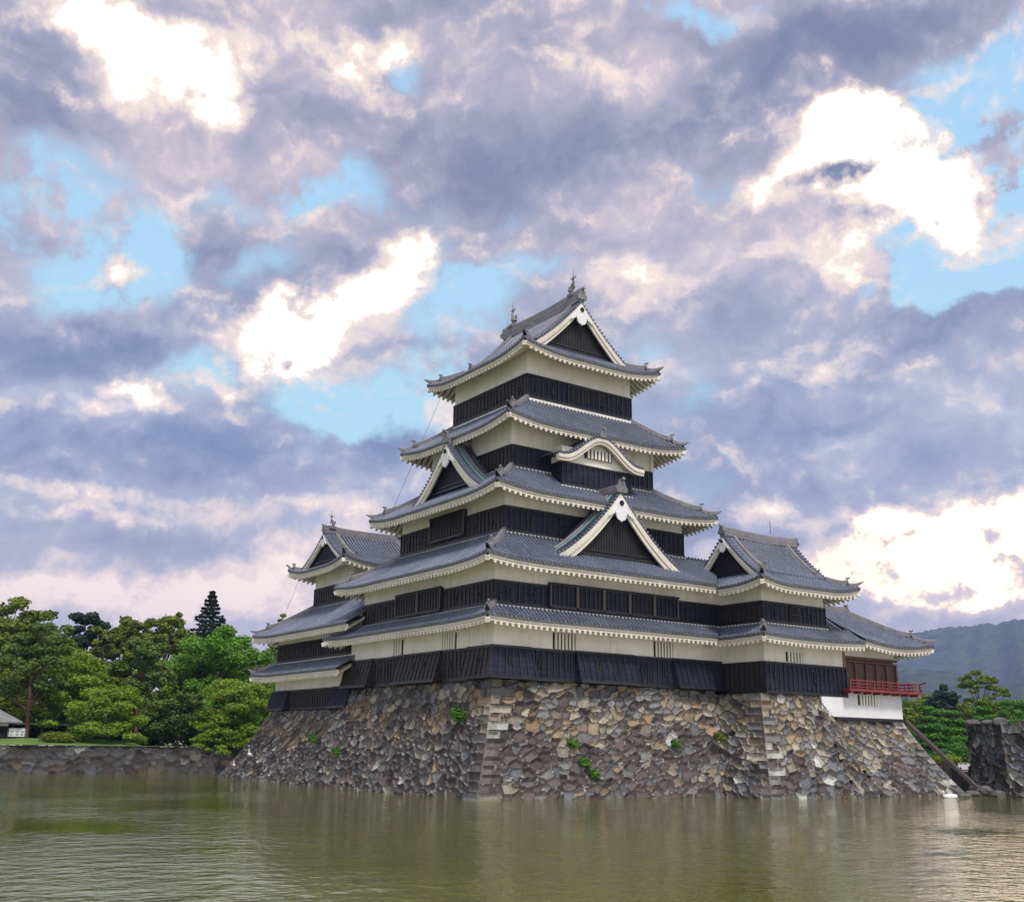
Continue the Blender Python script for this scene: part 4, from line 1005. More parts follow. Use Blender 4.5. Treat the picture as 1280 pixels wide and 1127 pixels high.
stone_obj('gate_pier_wall', [
    stone_face((39.2, -3.2, 4.62), (A[0]+.5, A[1]+.5, 4.66), (38.4, -3.6, -.5), (A[0]-.25, A[1]-.25, -.5), .055, 31, cw=.66, ch=.5, amp=.24, pal='pier', e0=0),
    stone_face((A[0]+.5, A[1]+.5, 4.66), (37.5, -36, 4.5), (A[0]-.25, A[1]-.25, -.5), (36.4, -36, -.5), .055, 32, cw=.75, ch=.52, amp=.24, pal='pier', e1=0)],
    'tall rough dark stone wall corner at the right edge', 'stone wall', [[(A[0]+.5, A[1]+.5, 4.6), (37.5, -36, 4.4), (60, -36, 4.4), (60, -3.2, 4.5), (39.2, -3.2, 4.55)]])
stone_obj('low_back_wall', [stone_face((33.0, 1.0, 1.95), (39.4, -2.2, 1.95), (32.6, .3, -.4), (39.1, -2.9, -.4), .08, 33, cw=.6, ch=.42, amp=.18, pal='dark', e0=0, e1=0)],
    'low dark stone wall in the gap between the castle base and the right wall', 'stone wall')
# pale board running down the east edge of the base
mb = MB(); mb.bar((31.3, -3.95, 4.75), (34.2, -6.95, .55), .10, .16); mb.bar((31.4, -3.9, 4.58), (34.25, -6.9, .38), .06, .22)
tag(mb.build('edging_board', POST), 'pale sloping board down the right edge of the castle stone base', 'board')
# wooden stakes in the gap
mb = MB()
for i in range(5): x = 34.9+i*.55; y = -1.9-i*.3; mb.bar((x, y-1.5, 0), (x, y-1.5, 1.7), .08, .08)
mb.bar((34.8, -3.4, 1.5), (37.3, -4.7, 1.5), .06, .08); mb.bar((34.8, -3.4, .8), (37.3, -4.7, .8), .06, .08)
tag(mb.build('stake_fence', BATTEN), 'dark wooden stake fence in the gap right of the castle base', 'fence')
# rocks at the foot on the right
def rock(p, s, seed, label):
    rng = random.Random(seed); mb = MB(); rows = []
    for i in range(7):
        th_ = math.pi*i/6; row = []
        for j in range(10):
            ph = 2*math.pi*j/10; q = 1+.22*math.sin(3*ph+seed)+rng.uniform(-.12, .12)
            row.append((p[0]+s[0]*q*math.sin(th_)*math.cos(ph), p[1]+s[1]*q*math.sin(th_)*math.sin(ph), p[2]+s[2]*math.cos(th_)))
        rows.append(row)
    mb.grid(rows, 0, True)
    o = mb.build('shore_rock', ROCK, smooth=False); tag(o, label, 'rock', 'rocks along the foot of the walls'); return o
ROCK = m_simple('shore_rock_stone', (.12, .118, .115), (.055, .05, .05), .9, 2, .9)
rl = ['flat grey rock at the waterline just left of the swan', 'low slab rock behind the swan', 'rounded grey rock right of the swan', 'long pale rock at the foot of the right wall corner',
      'small rock left of the stepped slabs near the edging board', 'dark rock under the low end of the edging board', 'small rock farthest right along the waterline', 'pointed rock beneath the stake fence']
for i, (p, s) in enumerate([((30.5, -8.3, .05), (1.1, .5, .25)), ((32.0, -7.9, .15), (1.0, .5, .28)), ((33.3, -8.9, .1), (.75, .5, .4)), ((34.3, -10.3, .05), (.8, 1.0, .35)), ((29.3, -7.8, .05), (.7, .4, .25)), ((34.2, -7.5, .3), (.7, .5, .45)), ((34.0, -13.2, .05), (.7, .8, .3)), ((35.0, -6.3, .2), (.5, .6, .6))]):
    rock(p, tuple(q*.72 for q in s), i+1, rl[i])

for i, (p, s, lb) in enumerate([((36.3, -7.7, 4.72), (.55, .5, .32), 'rough stone capping the near top corner of the right wall'), ((37.3, -6.3, 4.68), (.6, .5, .24), 'flat stone on top of the right wall just behind its corner stone'),
        ((38.6, -4.3, 4.7), (.5, .5, .3), 'rough stone on the far left top end of the right wall'), ((36.8, -9.8, 4.66), (.5, .8, .26), 'long stone lying on top of the right wall near the picture edge')]):
    o = rock(p, s, 30+i, lb); o['group'] = 'loose stones on top of the right wall'
# ------------------------------------------------------------------ ground, water, hills
mb = MB(); mb.face([(-600, -300, 0), (600, -300, 0), (600, 46.3, 0), (-600, 46.3, 0)]); tag(mb.build('moat_water', WATER), kind='structure')
mb = MB(); mb.face([(-4800, 46.5, 2.2), (6, 46.5, 2.2), (6, 20, 2.2), (20, 2.5, 1.9), (30, 2.0, 1.9), (33, .9, 1.9), (39.5, -2.2, 1.9), (60, -4, 1.9), (4800, -300, 1.9), (4800, 4800, 2.2), (-4800, 4800, 2.2)])
tag(mb.build('ground', GRASS), kind='structure')
mb = MB(); mb.grid([[(x, 46.62+t*5.2, 2.21+.50*t+.05*math.sin(x*1.3)*t) for t in (0, .3, .6, 1)]+[(x, 60, 2.6)] for x in range(-80, -4)])
tag(mb.build('grass_bank', GRASS, smooth=True), kind='structure')
def m_hill():
    m = MT('forested_hill'); n = m.noise(.018, 8, .65); n2 = m.noise(.09, 6, .7)
    c = m.mix(m.rng(n, .38, .62), (.015, .035, .015), (.07, .10, .04)); c = m.mix(m.rng(n2, .45, .75, 0, .6), c, (.015, .03, .015))
    m.bump(n2, 1., 8.); return setc(m, c, .95, spec=.1)
HILL = m_hill()
def hill(pts, y_back, seed):
    # ridge running across the view; pts: list of (azimuth degrees clockwise from view axis, distance, height)
    mb = MB(); rng = np.random.default_rng(seed); rows = []
    az_ = np.linspace(pts[0][0], pts[-1][0], 260); hh = np.interp(az_, [p[0] for p in pts], [p[2] for p in pts]); dd = np.interp(az_, [p[0] for p in pts], [p[1] for p in pts])
    ph = rng.uniform(0, 6, 12); rough_ = np.convolve(rng.normal(size=270), np.ones(5)/2.2, 'valid'); rough_ = rough_*(.5+.5*np.sin(np.arange(266)*.11))
    for j in range(41):
        t = j/40; row = []
        for a, h, d in zip(az_, hh, dd):
            d = d*3; h = h*3-8*(1-t); r_ = d*(.55+.45*t)
            gul = sum(math.sin(a*(.6*k+1.1)+ph[k]+t*2.2*(k % 3))/(k+1.5) for k in range(10))
            z = h*t**1.35*(1+.20*gul*(1-t)*t*2.2)+h*.013*rough_[int((a-az_[0])/(az_[-1]-az_[0])*259.9)]*(t > .5)+rng.uniform(-1, 1)*h*.009
            ang = YAW-R(a); row.append((CAM.x+r_*math.cos(ang), CAM.y+r_*math.sin(ang), max(z, -2)))
        rows.append(row)
    mb.grid(rows[::-1]); o = mb.build('hills', HILL, smooth=True); return tag(o, kind='structure')
hill([(8, 1450, 20), (14, 1450, 90), (18, 1500, 122), (20.5, 1500, 150), (22.5, 1500, 157), (24, 1480, 154), (26, 1450, 158), (29, 1420, 150), (34, 1400, 120), (42, 1300, 60)], 0, 5)
hill([(12, 950, 20), (17, 930, 48), (20, 900, 62), (22, 900, 60), (24, 900, 50), (27, 880, 62), (34, 800, 40), (42, 800, 20)], 0, 9)
hill([(-44, 1500, 15), (-34, 1500, 40), (-25, 1500, 30), (-10, 1500, 25), (0, 1500, 20), (9, 1450, 20)], 0, 7)

#TREES
# ------------------------------------------------------------------ trees
def leaf_mesh(name, P, N, S, mat, parent, asp=1.0):
    n = len(P)
    a = np.cross(N, np.tile([0.3, .2, 1.0], (n, 1))); a /= np.linalg.norm(a, axis=1, keepdims=True)+1e-9
    b = np.cross(N, a)
    a = a*S[:, None]*asp; b = b*S[:, None]*.7
    V = np.stack([P-a-b*.3, P-b*.9+a*.1, P+a+b*.2, P+b*.9-a*.1], 1).reshape(-1, 3)
    me = bpy.data.meshes.new(name); me.vertices.add(4*n); me.vertices.foreach_set('co', V.astype('f').ravel())
    me.loops.add(4*n); me.loops.foreach_set('vertex_index', np.arange(4*n, dtype='i'))
    me.polygons.add(n); me.polygons.foreach_set('loop_start', np.arange(0, 4*n, 4, dtype='i')); me.polygons.foreach_set('loop_total', np.full(n, 4, 'i'))
    me.materials.append(mat); me.update(calc_edges=True); me.validate()
    o = bpy.data.objects.new(name, me); col.objects.link(o); o.parent = parent
    return o
def fill(blobs_, n, rng, shell=.55, up_=.4):
    B = np.array(blobs_, float); vol = (B[:, 3]*B[:, 4]*B[:, 5])**.75; pr_ = vol/vol.sum()
    i = rng.choice(len(B), n, p=pr_); d = rng.normal(size=(n, 3)); d /= np.linalg.norm(d, axis=1, keepdims=True)
    r_ = shell+(1-shell)*rng.random(n)**.6; r_ *= 1+.12*rng.normal(size=n)
    P = B[i, :3]+d*B[i, 3:6]*r_[:, None]
    N = d+rng.normal(size=(n, 3))*.6; N[:, 2] += up_; N /= np.linalg.norm(N, axis=1, keepdims=True)
    return P, N
def tree(name, label, loc, H, Rr, kind, seed, n, leaf, mat, bark=None, group=None, tb=.0):
    rng = np.random.default_rng(seed); T = empty(name, loc, label, 'tree' if kind != 'shrub' else 'shrub', group)
    if kind in ('broad', 'dense', 'layered', 'pine'): n = int(n*1.6); leaf *= .82
    bl = []; limbs = []
    bark = bark or BARK
    if kind == 'broad':      # domed crown of many sprays with gaps
        cz = H*(.62+tb*.1); rz = H-cz
        for i in range(95):
            d = rng.normal(size=3); d /= np.linalg.norm(d); d[2] = abs(d[2])*1.1-.55*rng.random()
            q = .45+.55*rng.random()**.7; c = np.array([d[0]*Rr*q, d[1]*Rr*q, cz+d[2]*rz*q]); s = Rr*(.09+.10*rng.random())
            bl.append([*c, s, s, s*.6])
        limbs = [b[:3] for b in bl[::4]]
    elif kind == 'dense':
        cz = H*.52; rz = H*.50
        for i in range(110):
            d = rng.normal(size=3); d /= np.linalg.norm(d)
            q = .5+.42*rng.random(); c = np.array([d[0]*Rr*q, d[1]*Rr*q, cz+d[2]*rz*q*.92]); s = Rr*(.12+.11*rng.random())
            bl.append([*c, s, s, s*.7])
        limbs = [b[:3] for b in bl[::12]]
    elif kind == 'layered':   # maple: sprays in flat tiers, drooping outward
        k = 48
        for i in range(k):
            t = (i+.5)/k; z = H*(.16+.82*t); a = rng.uniform(0, 6.283); rr_ = Rr*math.sqrt(max(.05, 1-(t*.9)**2))*(.35+.55*rng.random())
            s = Rr*(.20+.15*rng.random()); bl.append([rr_*math.cos(a), rr_*math.sin(a), z-.12*rr_, s, s, s*.36])
        limbs = [b[:3] for b in bl[::4]]
    elif kind == 'pine':
        for i in range(52):
            t = rng.random(); z = H*(.42+.56*t); a = rng.uniform(0, 6.283); rr_ = Rr*(.15+.75*rng.random())*math.sqrt(max(.1, 1-(abs(t-.35)*1.3)**2))
            s = Rr*(.16+.12*rng.random()); bl.append([rr_*math.cos(a), rr_*math.sin(a), z, s, s, s*.6])
        limbs = [b[:3] for b in bl[::4]]
    elif kind == 'umbrella':
        for i in range(34):
            a = rng.uniform(0, 6.283); q = rng.random()**.6; z = H*(.97-.30*q*q-.25*rng.random()*(rng.random() < .4)); s = Rr*(.14+.10*rng.random())
            bl.append([Rr*q*math.cos(a), Rr*q*math.sin(a), z, s, s, s*.4])
        limbs = [b[:3] for b in bl[::2]]
    elif kind == 'clipped':    # cloud-pruned pine: stacked flattened pads
        k = 6
        for i in range(k):
            t = i/(k-1); z = H*(.14+.82*t); rad = Rr*(1.0-.50*t)
            m = 5 if i < k-2 else (3 if i < k-1 else 1)
            for j in range(m):
                a = 6.283*j/m+i*1.3+rng.uniform(-.3, .3); q = rad*.52 if m > 1 else 0; s = rad*(.50+.12*rng.random()) if m > 1 else rad*1.0
                bl.append([q*math.cos(a), q*math.sin(a), z+rng.uniform(-.1, .1), s, s, H*.055])
        limbs = [b[:3] for b in bl[::2]]
    elif kind == 'shrub':
        bl = [[rng.uniform(-.35, .35)*Rr, rng.uniform(-.3, .3)*Rr, H*.45, Rr*.68, Rr*.6, H*.5] for _ in range(6)]
    if kind == 'fir':
        P, N = [], []
        L_ = 34
        for i in range(L_):
            t = i/(L_-1); z = H*(.10+.88*t); rad = Rr*(1.04-t)*(.8+.35*rng.random()); m = 7 if t < .9 else 5
            for j in range(m):
                a = 6.283*j/m+i*.9+rng.uniform(-.2, .2); k = max(6, int(n/L_/m*(1.5-1.0*t))); q = rng.random(k)**.8; w_ = (1-q)*.16*rad+.06
                up__ = rng.uniform(.0, .25)
                P.append(np.stack([rad*q*math.cos(a)+w_*rng.normal(size=k)*.6, rad*q*math.sin(a)+w_*rng.normal(size=k)*.6, z+up__*rad*q*q-.12*rad*q+rng.normal(size=k)*.09], 1))
                nn = rng.normal(size=(k, 3))*.8; nn[:, 2] += .5; N.append(nn/np.linalg.norm(nn, axis=1, keepdims=True))
        P = np.concatenate(P); N = np.concatenate(N)
    else:
        P, N = fill(bl, n, rng, .35 if kind in ('clipped', 'shrub', 'dense') else .2)
    S = leaf*(.6+.8*rng.random(len(P)))
    leaf_mesh('crown', P, N, S, mat, T, .9 if kind != 'pine' else 1.1)
    mb = MB(); rr0 = max(.05, H*.018) if kind != 'shrub' else .04
    lean = rng.uniform(-.04, .04, 2)*H
    tp = [(lean[0]*t*t+.12*math.sin(t*5+seed), lean[1]*t*t, H*.92*t) for t in (0, .15, .35, .55, .75, 1)]
    if kind != 'shrub': mb.tube([(p[0], p[1], p[2]-.3*(i == 0)) for i, p in enumerate(tp)], [rr0*(1.25-1.1*t) for t in (0, .15, .35, .55, .75, 1)], 8)
    else: mb.tube([(0, 0, -.1), (0, 0, H*.5)], .06, 6)
    for c in limbs:
        t = min(.85, max(.15, (c[2]/H)*.72)); i = t*5; b0 = np.array([lean[0]*t*t+.12*math.sin(t*5+seed), lean[1]*t*t, H*.92*t]); c = np.array(c)
        mid = (b0+c)/2+np.array([0, 0, -.04*H if kind == 'layered' else -.02*H])
        mb.tube([b0, mid, c], [rr0*.42, rr0*.28, rr0*.10], 5, cap=False)
    o = mb.build('trunk', bark); o.parent = T
    return T
g = 'trees behind the water on the left'
def tr(*a, **k): return tree(*a, **k)
tr('broadleaf_tree', 'broad domed olive-green tree at the far left edge, tallest there', (-12.1, 75, 2.2), 15.2, 8.2, 'broad', 11, 15000, .26, L_ZELK, group=g)
tr('broadleaf_tree', 'open-crowned tall tree left of the pointed fir, left one of two', (2.0, 82, 2.2), 15.4, 4.3, 'broad', 12, 8000, .27, L_ZELK, group=g)
tr('broadleaf_tree', 'open-crowned tall tree just left of the pointed fir', (6.4, 80, 2.2), 16.6, 5.0, 'broad', 13, 10000, .27, L_ZELK, group=g)
tr('pine_tree', 'red-trunked pine beside the small hut at the left', (-13.2, 54, 2.2), 10.4, 3.5, 'pine', 14, 9000, .17, L_PINE, BARK_RED, group=g)
tr('pine_tree', 'red-trunked pine standing between the pale maples and the bright green tree', (-3.05, 56, 2.2), 9.8, 3.2, 'pine', 15, 9000, .17, L_PINE, BARK_RED, group=g)
tr('flat_topped_tree', 'dark flat-topped conifer against the sky between the two broad crowns', (-1.2, 88, 2.2), 15.4, 3.6, 'pine', 16, 6500, .24, L_FIR, group=g)
tr('fir_tree', 'dark pointed fir rising above the bright green tree', (18.4, 100, 2.2), 21.4, 8.0, 'fir', 17, 16000, .24, L_FIR, group=g)
tr('leafy_tree', 'large rounded bright green tree in front of the pointed fir', (6.9, 62, 2.2), 13.2, 6.0, 'dense', 18, 24000, .20, L_BRIGHT, group=g)
tr('leafy_tree', 'yellow-green tree right of the red-trunked pine near the hut', (-9.2, 57, 2.2), 8.4, 4.4, 'layered', 19, 11000, .18, L_MAPLE, group=g)
tr('maple_tree', 'low spreading light green maple on the bank above the wall', (-7.0, 50.5, 2.2), 5.0, 4.2, 'layered', 20, 13000, .15, L_MAPLE, group=g)
tr('maple_tree', 'layered light green maple leaning over the wall beside the castle base', (3.9, 48.6, 2.0), 6.2, 4.3, 'layered', 21, 15000, .15, L_MAPLE, group=g)
tr('leafy_tree', 'yellow-green tree showing between the small keep roofs and the bright tree', (15.5, 72, 2.2), 11.2, 3.6, 'dense', 22, 8000, .2, L_MAPLE, group=g)
tr('leafy_tree', 'treetop peeping over the left roof of the small keep', (27.3, 95, 2.2), 18.6, 2.6, 'broad', 23, 4000, .25, L_ZELK, group=g)
tr('leafy_tree', 'dark shaded tree behind the wall under the bright green tree', (.4, 54, 2.2), 5.2, 3.4, 'dense', 24, 9000, .18, L_PINE, group=g)
tr('leafy_tree', 'mid-green bushy tree behind the hut at the left edge', (-15.5, 66, 2.2), 8.5, 4.5, 'dense', 25, 9000, .2, L_ZELK, group=g)
tr('leafy_tree', 'mid-green tree filling the gap behind the low maple', (-4.5, 64, 2.2), 8.5, 4.8, 'dense', 26, 9000, .2, L_ZELK, group=g)
tr('leafy_tree', 'darker green tree between the bright green tree and the leaning maple', (5.0, 53, 2.2), 6.2, 3.6, 'dense', 27, 9000, .18, L_BRIGHT, group=g)
tr('leafy_tree', 'green tree behind the left leaning maple, right next to the small keep', (9.5, 60, 2.2), 8.5, 3.6, 'dense', 28, 9000, .19, L_MAPLE, group=g)
tr('maple_tree', 'small branch of maple hanging low over the wall at the water', (1.6, 47.4, 1.0), 3.4, 2.3, 'layered', 29, 5000, .14, L_MAPLE, group=g)
tr('leafy_tree', 'mid-green leafy tree right behind the middle red-trunked pine', (0.5, 66, 2.2), 9.2, 4.2, 'dense', 30, 9000, .19, L_MAPLE, group=g)
tr('leafy_tree', 'bright green tree low between the large bright tree and the small keep', (11.6, 66, 2.2), 10.6, 4.0, 'dense', 31, 10000, .19, L_BRIGHT, group=g)
tr('leafy_tree', 'green bushy tree directly behind the shed', (-9.5, 70, 2.2), 10.2, 5.0, 'dense', 32, 10000, .2, L_ZELK, group=g)
g = 'trees beyond the gap on the right'
tr('leafy_tree', 'green round tree low between the white wing wall and the clipped pines', (100, 52, 1.9), 8.2, 4.6, 'dense', 45, 7000, .26, L_BRIGHT, group=g)
tr('leafy_tree', 'green round tree below the flat-crowned tree', (133, 44, 1.9), 10.6, 5.4, 'dense', 46, 9000, .3, L_BRIGHT, group=g)
tr('leafy_tree', 'broad olive tree behind the dark rounded conifer', (150, 76, 1.9), 12.0, 7.0, 'dense', 47, 9000, .34, L_ZELK, group=g)
tr('conifer_tree', 'dark rounded conifer rising behind the clipped pines', (132, 60, 1.9), 12.6, 3.6, 'dense', 41, 7000, .3, L_FIR, group=g)
tr('umbrella_tree', 'airy flat-crowned tree standing highest on the right', (174, 80, 1.9), 17.2, 5.6, 'umbrella', 42, 7000, .34, L_ZELK, group=g)
tr('leafy_tree', 'soft olive round tree left of the right wall', (124, 48, 1.9), 9.4, 5.0, 'dense', 43, 8000, .3, L_ZELK, group=g)
tr('leafy_tree', 'olive tree just right of the white wing wall', (96, 44, 1.9), 7.8, 3.4, 'dense', 44, 6000, .26, L_ZELK, group=g)
tr('leafy_tree', 'dark green tree at the far right edge above the wall', (112, 28, 1.9), 8.5, 4.6, 'dense', 48, 7000, .26, L_ZELK, group=g)
g = 'cloud-pruned pines on the right'
for i, (x, y, H, r_, lb) in enumerate([(65.5, 18, 5.2, 1.9, 'clipped tiered pine nearest the white wing wall'), (63.5, 14, 4.7, 2.0, 'clipped tiered pine in the middle of the row'),
        (69, 14, 5.3, 1.9, 'clipped tiered pine left of the right stone wall'), (84, 20, 6.6, 2.5, 'tallest clipped tiered pine above the right stone wall'), (62, 21, 4.2, 1.7, 'short clipped tiered pine half hidden by the white wing wall'), (76, 24, 5.4, 2.2, 'clipped tiered pine in the back between two front pines')]):
    tr('clipped_pine', lb, (x, y, 1.9), H, r_, 'clipped', 50+i, 9000, .13, L_CLIP, group=g)
g = 'garden shrubs on the right'
tr('round_shrub', 'rounded green shrub in front of the clipped pines', (48.2, 3, 1.9), 1.75, 1.5, 'shrub', 61, 5000, .08, L_CLIP, group=g)
tr('round_shrub', 'low green shrub beside the edging board', (45.3, 3, 1.9), 1.0, 1.2, 'shrub', 62, 3500, .08, L_CLIP, group=g)
tr('round_shrub', 'yellow shrub left of the rounded green one', (43.2, 1, 1.9), .62, 1.4, 'shrub', 63, 3500, .07, L_YEL, group=g)
tr('round_shrub', 'yellow shrub against the right stone wall', (44.4, -.3, 1.9), .95, .8, 'shrub', 64, 2500, .07, L_YEL, group=g)
tr('round_shrub', 'yellow shrub growing on top of the right stone wall', (45.5, -9.0, 4.4), .7, 1.2, 'shrub', 65, 2500, .07, L_YEL, group=g)
tr('round_shrub', 'clipped oval hedge on the lawn at the left', (-11.4, 49, 2.4), .95, 1.7, 'shrub', 66, 4000, .08, L_ZELK)
hd = empty('hedge', (1, 60, 2.2), 'long dark hedge closing the view under the left trees', 'hedge')
rng = np.random.default_rng(90); hb = [[x, rng.uniform(-.5, .5), 1.1+rng.uniform(-.3, .5), 1.2, .9, 1.5] for x in np.arange(-10, 22, .9)]
P, N = fill(hb, 14000, rng, .3); leaf_mesh('foliage', P, N, .2*(.6+.8*rng.random(14000)), L_FIR, hd)
mb = MB()
for x in range(-10, 22, 2): mb.tube([(x, 0, -.2), (x, 0, 2.0)], .06, 5)
o = mb.build('stem', BARK); o.parent = hd
# weeds on the stone base
wl = [((-.95, 2.15, 4.35), .55, 'large leafy green plant growing near the top of the left face', L_CLIP, 900), ((4.4, -1.9, 2.9), .32, 'small green tuft in the middle of the south face', L_CLIP, 400),
      ((4.9, -2.6, 1.9), .34, 'long green tuft lowest on the south face', L_CLIP, 450), ((5.3, -2.75, 1.3), .34, 'grassy tuft just above the water on the south face', L_CLIP, 400), ((15.2, -2.2, 3.4), .4, 'dark green tuft in the inner corner of the stone base', L_ZELK, 500),
      ((-1.2, 20.0, 3.0), .35, 'green tuft on the left stone face below the small keep', L_CLIP, 300), ((-1.7, 15.5, 2.2), .28, 'small weed low on the left face', L_CLIP, 250), ((12.0, -2.5, 3.0), .28, 'small weed on the right half of the south face', L_CLIP, 250)]
def onface(p, k):   # push the weed onto the stone face
    return p
for i, (p, s, lb, mt_, n_) in enumerate(wl):
    rng = np.random.default_rng(80+i)
    z = p[2]; q = 1-(z+.6)/6.85; run = q+.25*q*(q-1)
    if p[0] < 0: pos = (.1-3.0*run-.25, p[1], z)
    elif p[0] < 13: pos = (p[0], .1-(2.7+1.4*p[0]/15)*run-.25, z)
    else: pos = p
    T = empty('wall_weed', pos, lb, 'plant', 'plants growing on the castle stone base')
    P, N = fill([[0, 0, 0, s, s, s*.8], [s*.5, -s*.2, -s*.4, s*.6, s*.6, s*.6], [-s*.5, s*.2, s*.3, s*.5, s*.5, s*.5]], n_, rng, .2)
    leaf_mesh('foliage', P, N, .07*(.6+.8*rng.random(n_)), mt_, T)
    mb = MB()
    for j in range(4): mb.tube([(.15, .1, -s*.4), (rng.uniform(-s, s)*.6, rng.uniform(-s, s)*.6, s*.4)], .012, 4)
    o = mb.build('stem', BARK); o.parent = T

#SMALL
# ------------------------------------------------------------------ hut and things on the left bank
HUTROOF = m_simple('hut_shingle', (.13, .135, .14), (.20, .20, .21), .8, 2)
HUTWALL = m_simple('hut_plaster', (.62, .58, .50), (.50, .47, .40), .9, 1.5)
hut = Thing('hut', (-16.5, 53.5, 2.2), 'small hut with grey hipped roof and cream wall at the left edge', 'hut')
mb = MB(); mb.box((-20, 52.2, 2.2), (-15.0, 55.5, 4.1)); hw = hut.part(mb, 'wall', HUTWALL)
mb = MB(); mb.box((-15.9, 52.12, 2.2), (-15.78, 52.2, 4.1)); mb.box((-20, 52.12, 3.95), (-15.0, 52.2, 4.1)); mb.box((-17.8, 52.12, 2.2), (-17.7, 52.2, 3.95)); hut.part(mb, 'timber_frame', BATTEN)
mb = MB(); a_ = [(-20.8, 51.5, 4.1), (-14.0, 51.5, 4.1), (-14.0, 56.2, 4.1), (-20.8, 56.2, 4.1)]; b_ = [(-19, 53.7, 5.3), (-15.9, 53.7, 5.3), (-15.9, 54, 5.3), (-19, 54, 5.3)]
mb.hexa([(x, y, z-.12) for x, y, z in a_]+a_); mb.hexa(a_+b_); hut.part(mb, 'roof', HUTROOF)
mb = MB(); mb.box((-15.78, 52.1, 2.2), (-15.0, 52.18, 3.7)); hut.part(mb, 'doorway', SLIT)
nb = Thing('notice_board', (-14.3, 52, 2.2), 'white information board on legs beside the hut', 'sign')
mb = MB(); mb.box((-15.0, 51.9, 2.85), (-13.55, 51.97, 3.55)); p_ = nb.part(mb, 'board', m_simple('board_white', (.6, .62, .62), (.5, .52, .53), .6))
for x in (-14.7, -14.25, -13.85):
    for z in (2.95, 3.2): mb = MB(); mb.box((x-.11, 51.885, z), (x+.11, 51.899, z+.14)); nb.part(mb, 'picture', m_simple('printed_patch', (.12, .16, .17), (.3, .33, .33), .6), parent=p_)
for x in (-14.95, -13.6): mb = MB(); mb.box((x-.04, 51.9, 2.2), (x+.04, 51.98, 3.6)); nb.part(mb, 'leg', BATTEN)
sh = Thing('shed', (-11.5, 56, 2.2), 'low dark open shed behind the bank lawn', 'shed')
mb = MB(); mb.box((-14, 58.2, 2.2), (-9.0, 58.4, 3.9)); sh.part(mb, 'back_wall', SLIT)
mb = MB(); mb.box((-14.2, 55.2, 3.9), (-8.8, 58.6, 4.05)); sh.part(mb, 'roof', HUTROOF)
for x in (-14, -11.6, -9): mb = MB(); mb.box((x-.07, 55.3, 2.2), (x+.07, 55.44, 3.9)); sh.part(mb, 'post', POST)
mb = MB(); mb.box((-11.5, 55.28, 2.2), (-9.1, 55.36, 3.0)); sh.part(mb, 'low_wall', m_simple('reddish_boards', (.10, .05, .045), (.07, .04, .035), .8))
def house(loc, sx, sy, h, label):
    t = Thing('house', loc, label, 'house', 'houses behind the trees')
    x, y, z = loc; mb = MB(); mb.box((x-sx, y-sy, z), (x+sx, y+sy, z+h)); wl_ = t.part(mb, 'wall', HUTWALL)
    mb = MB(); a_ = [(x-sx-.5, y-sy-.5, z+h), (x+sx+.5, y-sy-.5, z+h), (x+sx+.5, y+sy+.5, z+h), (x-sx-.5, y+sy+.5, z+h)]
    mb.hexa(a_+[(x-sx-.5, y-.05, z+h+1.6), (x+sx+.5, y-.05, z+h+1.6), (x+sx+.5, y+.05, z+h+1.6), (x-sx-.5, y+.05, z+h+1.6)]); t.part(mb, 'roof', HUTROOF)
    for i in (-.5, .5): mb = MB(); mb.box((x+i*sx-.6, y-sy-.04, z+h*.45), (x+i*sx+.6, y-sy, z+h*.8)); t.part(mb, 'window', SLIT)
house((-4, 105, 2.2), 7, 4, 4.5, 'pale house seen through gaps in the left trees, nearer one')
house((16, 125, 2.2), 9, 5, 6, 'pale house far back behind the pine trunks')
# cables from the eaves
for p, q, lb in (((4.2, 13.6, 27.3), (.9, 14.6, 17.9), 'thin cable hanging from the top roof down the left side of the keep'), ((1.0, 29.3, 15.6), (.2, 30.6, 12.0), 'thin cable hanging from the top roof of the small keep')):
    mb = MB(); mb.tube([p, q], .013, 5); tag(mb.build('cable', POST), lb, 'cable')
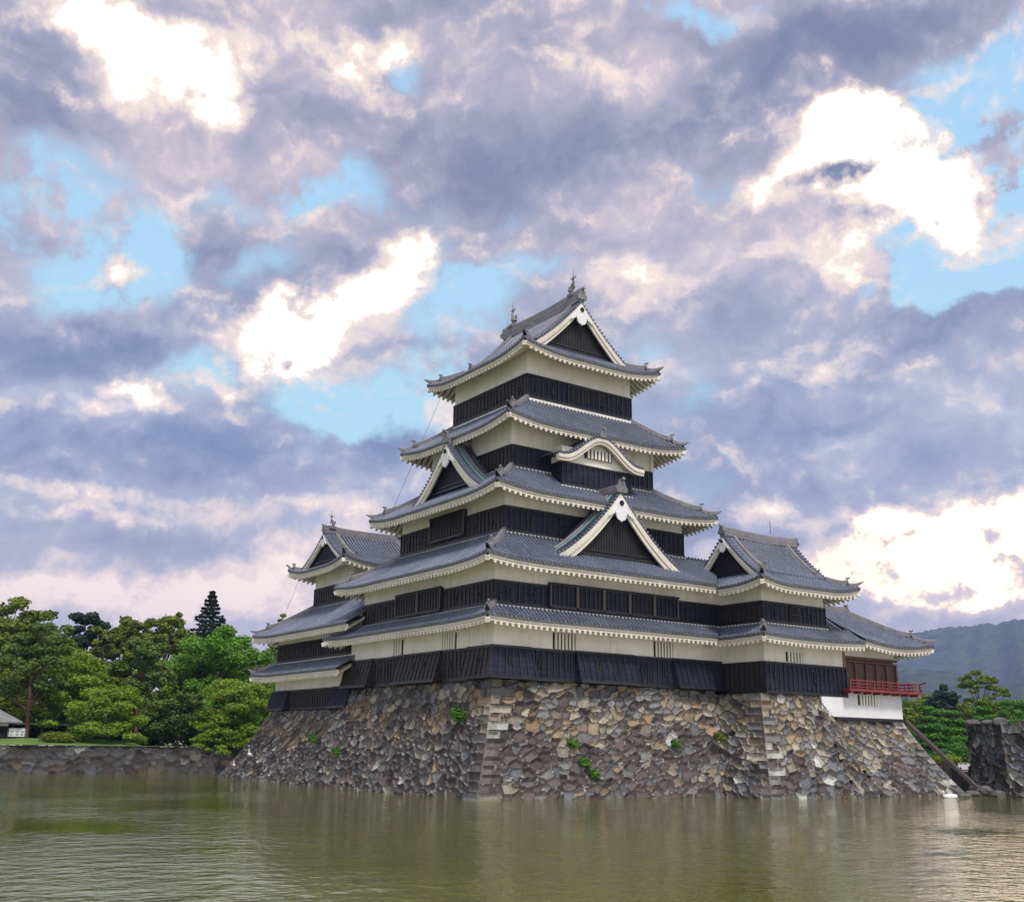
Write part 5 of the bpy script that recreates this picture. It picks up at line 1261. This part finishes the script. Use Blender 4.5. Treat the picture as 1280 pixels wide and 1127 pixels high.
# ------------------------------------------------------------------ birds
FEATHER = m_simple('white_feathers', (.85, .86, .88), (.75, .77, .8), .6, 4, .1)
BILL = m_simple('orange_bill', (.5, .2, .03), (.4, .15, .03), .5)
BILLD = m_simple('dark_leg', (.03, .03, .03), (.05, .05, .05), .5)
def swan(loc, yaw, label):
    T = empty('swan', loc, label, 'bird'); T.rotation_euler = (0, 0, yaw)
    mb = MB(); mb.tube([(-.78, 0, .30), (-.62, 0, .22), (-.4, 0, .20), (-.1, 0, .2), (.2, 0, .2), (.42, 0, .22), (.52, 0, .3), (.5, 0, .42), (.44, 0, .52), (.46, 0, .62), (.54, 0, .68), (.62, 0, .66), (.66, 0, .64)],
        [.02, .12, .22, .28, .27, .17, .10, .07, .06, .065, .085, .06, .03], 12)
    o = mb.build('body', FEATHER, smooth=True); o.parent = T
    for s in (-1, 1):
        mb = MB(); rows = []
        for i in range(7):
            t = i/6; x = .28-.95*t; wd = .19*math.sin(math.pi*min(.97, .12+t*.8)); rows.append([(x, s*(.17+.10*math.sin(math.pi*t)), .20-wd*.5), (x, s*(.24+.08*math.sin(math.pi*t)), .28+.03*t), (x, s*(.15+.05*math.sin(math.pi*t)), .36+wd*.5+.03*t)])
        mb.grid(rows); o = mb.build('wing', FEATHER, smooth=True); o.parent = T
    T.scale = (.62, .62, .62)
    mb = MB(); mb.tube([(.64, 0, .65), (.72, 0, .62), (.80, 0, .60)], [.035, .03, .015], 7); o = mb.build('bill', BILL); o.parent = T
    return T
swan((27.0, -9.6, -.02), math.radians(130), 'white swan floating on the water at the right, below the wall')
def egret(loc, yaw, label, s=1.):
    T = empty('egret', loc, label, 'bird', 'white birds perched at the foot of the left stone face'); T.rotation_euler = (0, 0, yaw)
    mb = MB(); mb.tube([(-.42*s, 0, .38*s), (-.25*s, 0, .48*s), (0, 0, .58*s), (.12*s, 0, .68*s), (.10*s, 0, .80*s), (.04*s, 0, .90*s), (.06*s, 0, .98*s), (.14*s, 0, 1.0*s), (.2*s, 0, .98*s)],
        [x*s for x in (.02, .10, .15, .11, .06, .045, .05, .055, .02)], 9); o = mb.build('body', FEATHER, smooth=True); o.parent = T
    mb = MB(); mb.tube([(.19*s, 0, .985*s), (.34*s, 0, .96*s)], [.018*s, .005], 5); o = mb.build('bill', BILL); o.parent = T
    for y in (-.05, .05): mb = MB(); mb.tube([(0, y*s, .46*s), (-.03*s, y*s, .24*s), (.01*s, y*s, 0)], .012*s, 5); o = mb.build('leg', BILLD); o.parent = T
egret((-2.1, 29.5, 1.35), 3.5, 'white egret perched higher on the left stone face, right of the other', .8)
egret((-2.6, 31.2, .6), 4.2, 'white egret standing on stones near the waterline, left of the other', .7)

#HAZE
mb = MB(); mb.box((-4900, -420, -1.2), (4900, 4900, 560))
hm = bpy.data.materials.new('haze_air'); hm.use_nodes = True; ht = hm.node_tree; ht.nodes.clear()
hv = ht.nodes.new('ShaderNodeVolumePrincipled'); hv.inputs['Color'].default_value = (.42, .53, 1.0, 1); hv.inputs['Density'].default_value = .00012; hv.inputs['Anisotropy'].default_value = 0
ho = ht.nodes.new('ShaderNodeOutputMaterial'); ht.links.new(hv.outputs[0], ho.inputs['Volume'])
hz = mb.build('haze', hm); tag(hz, 'thin bluish air over the whole view', 'haze', kind='stuff')
for o in col.objects:
    if o.parent is not None and 'label' not in o and o.type == 'MESH' and False: pass
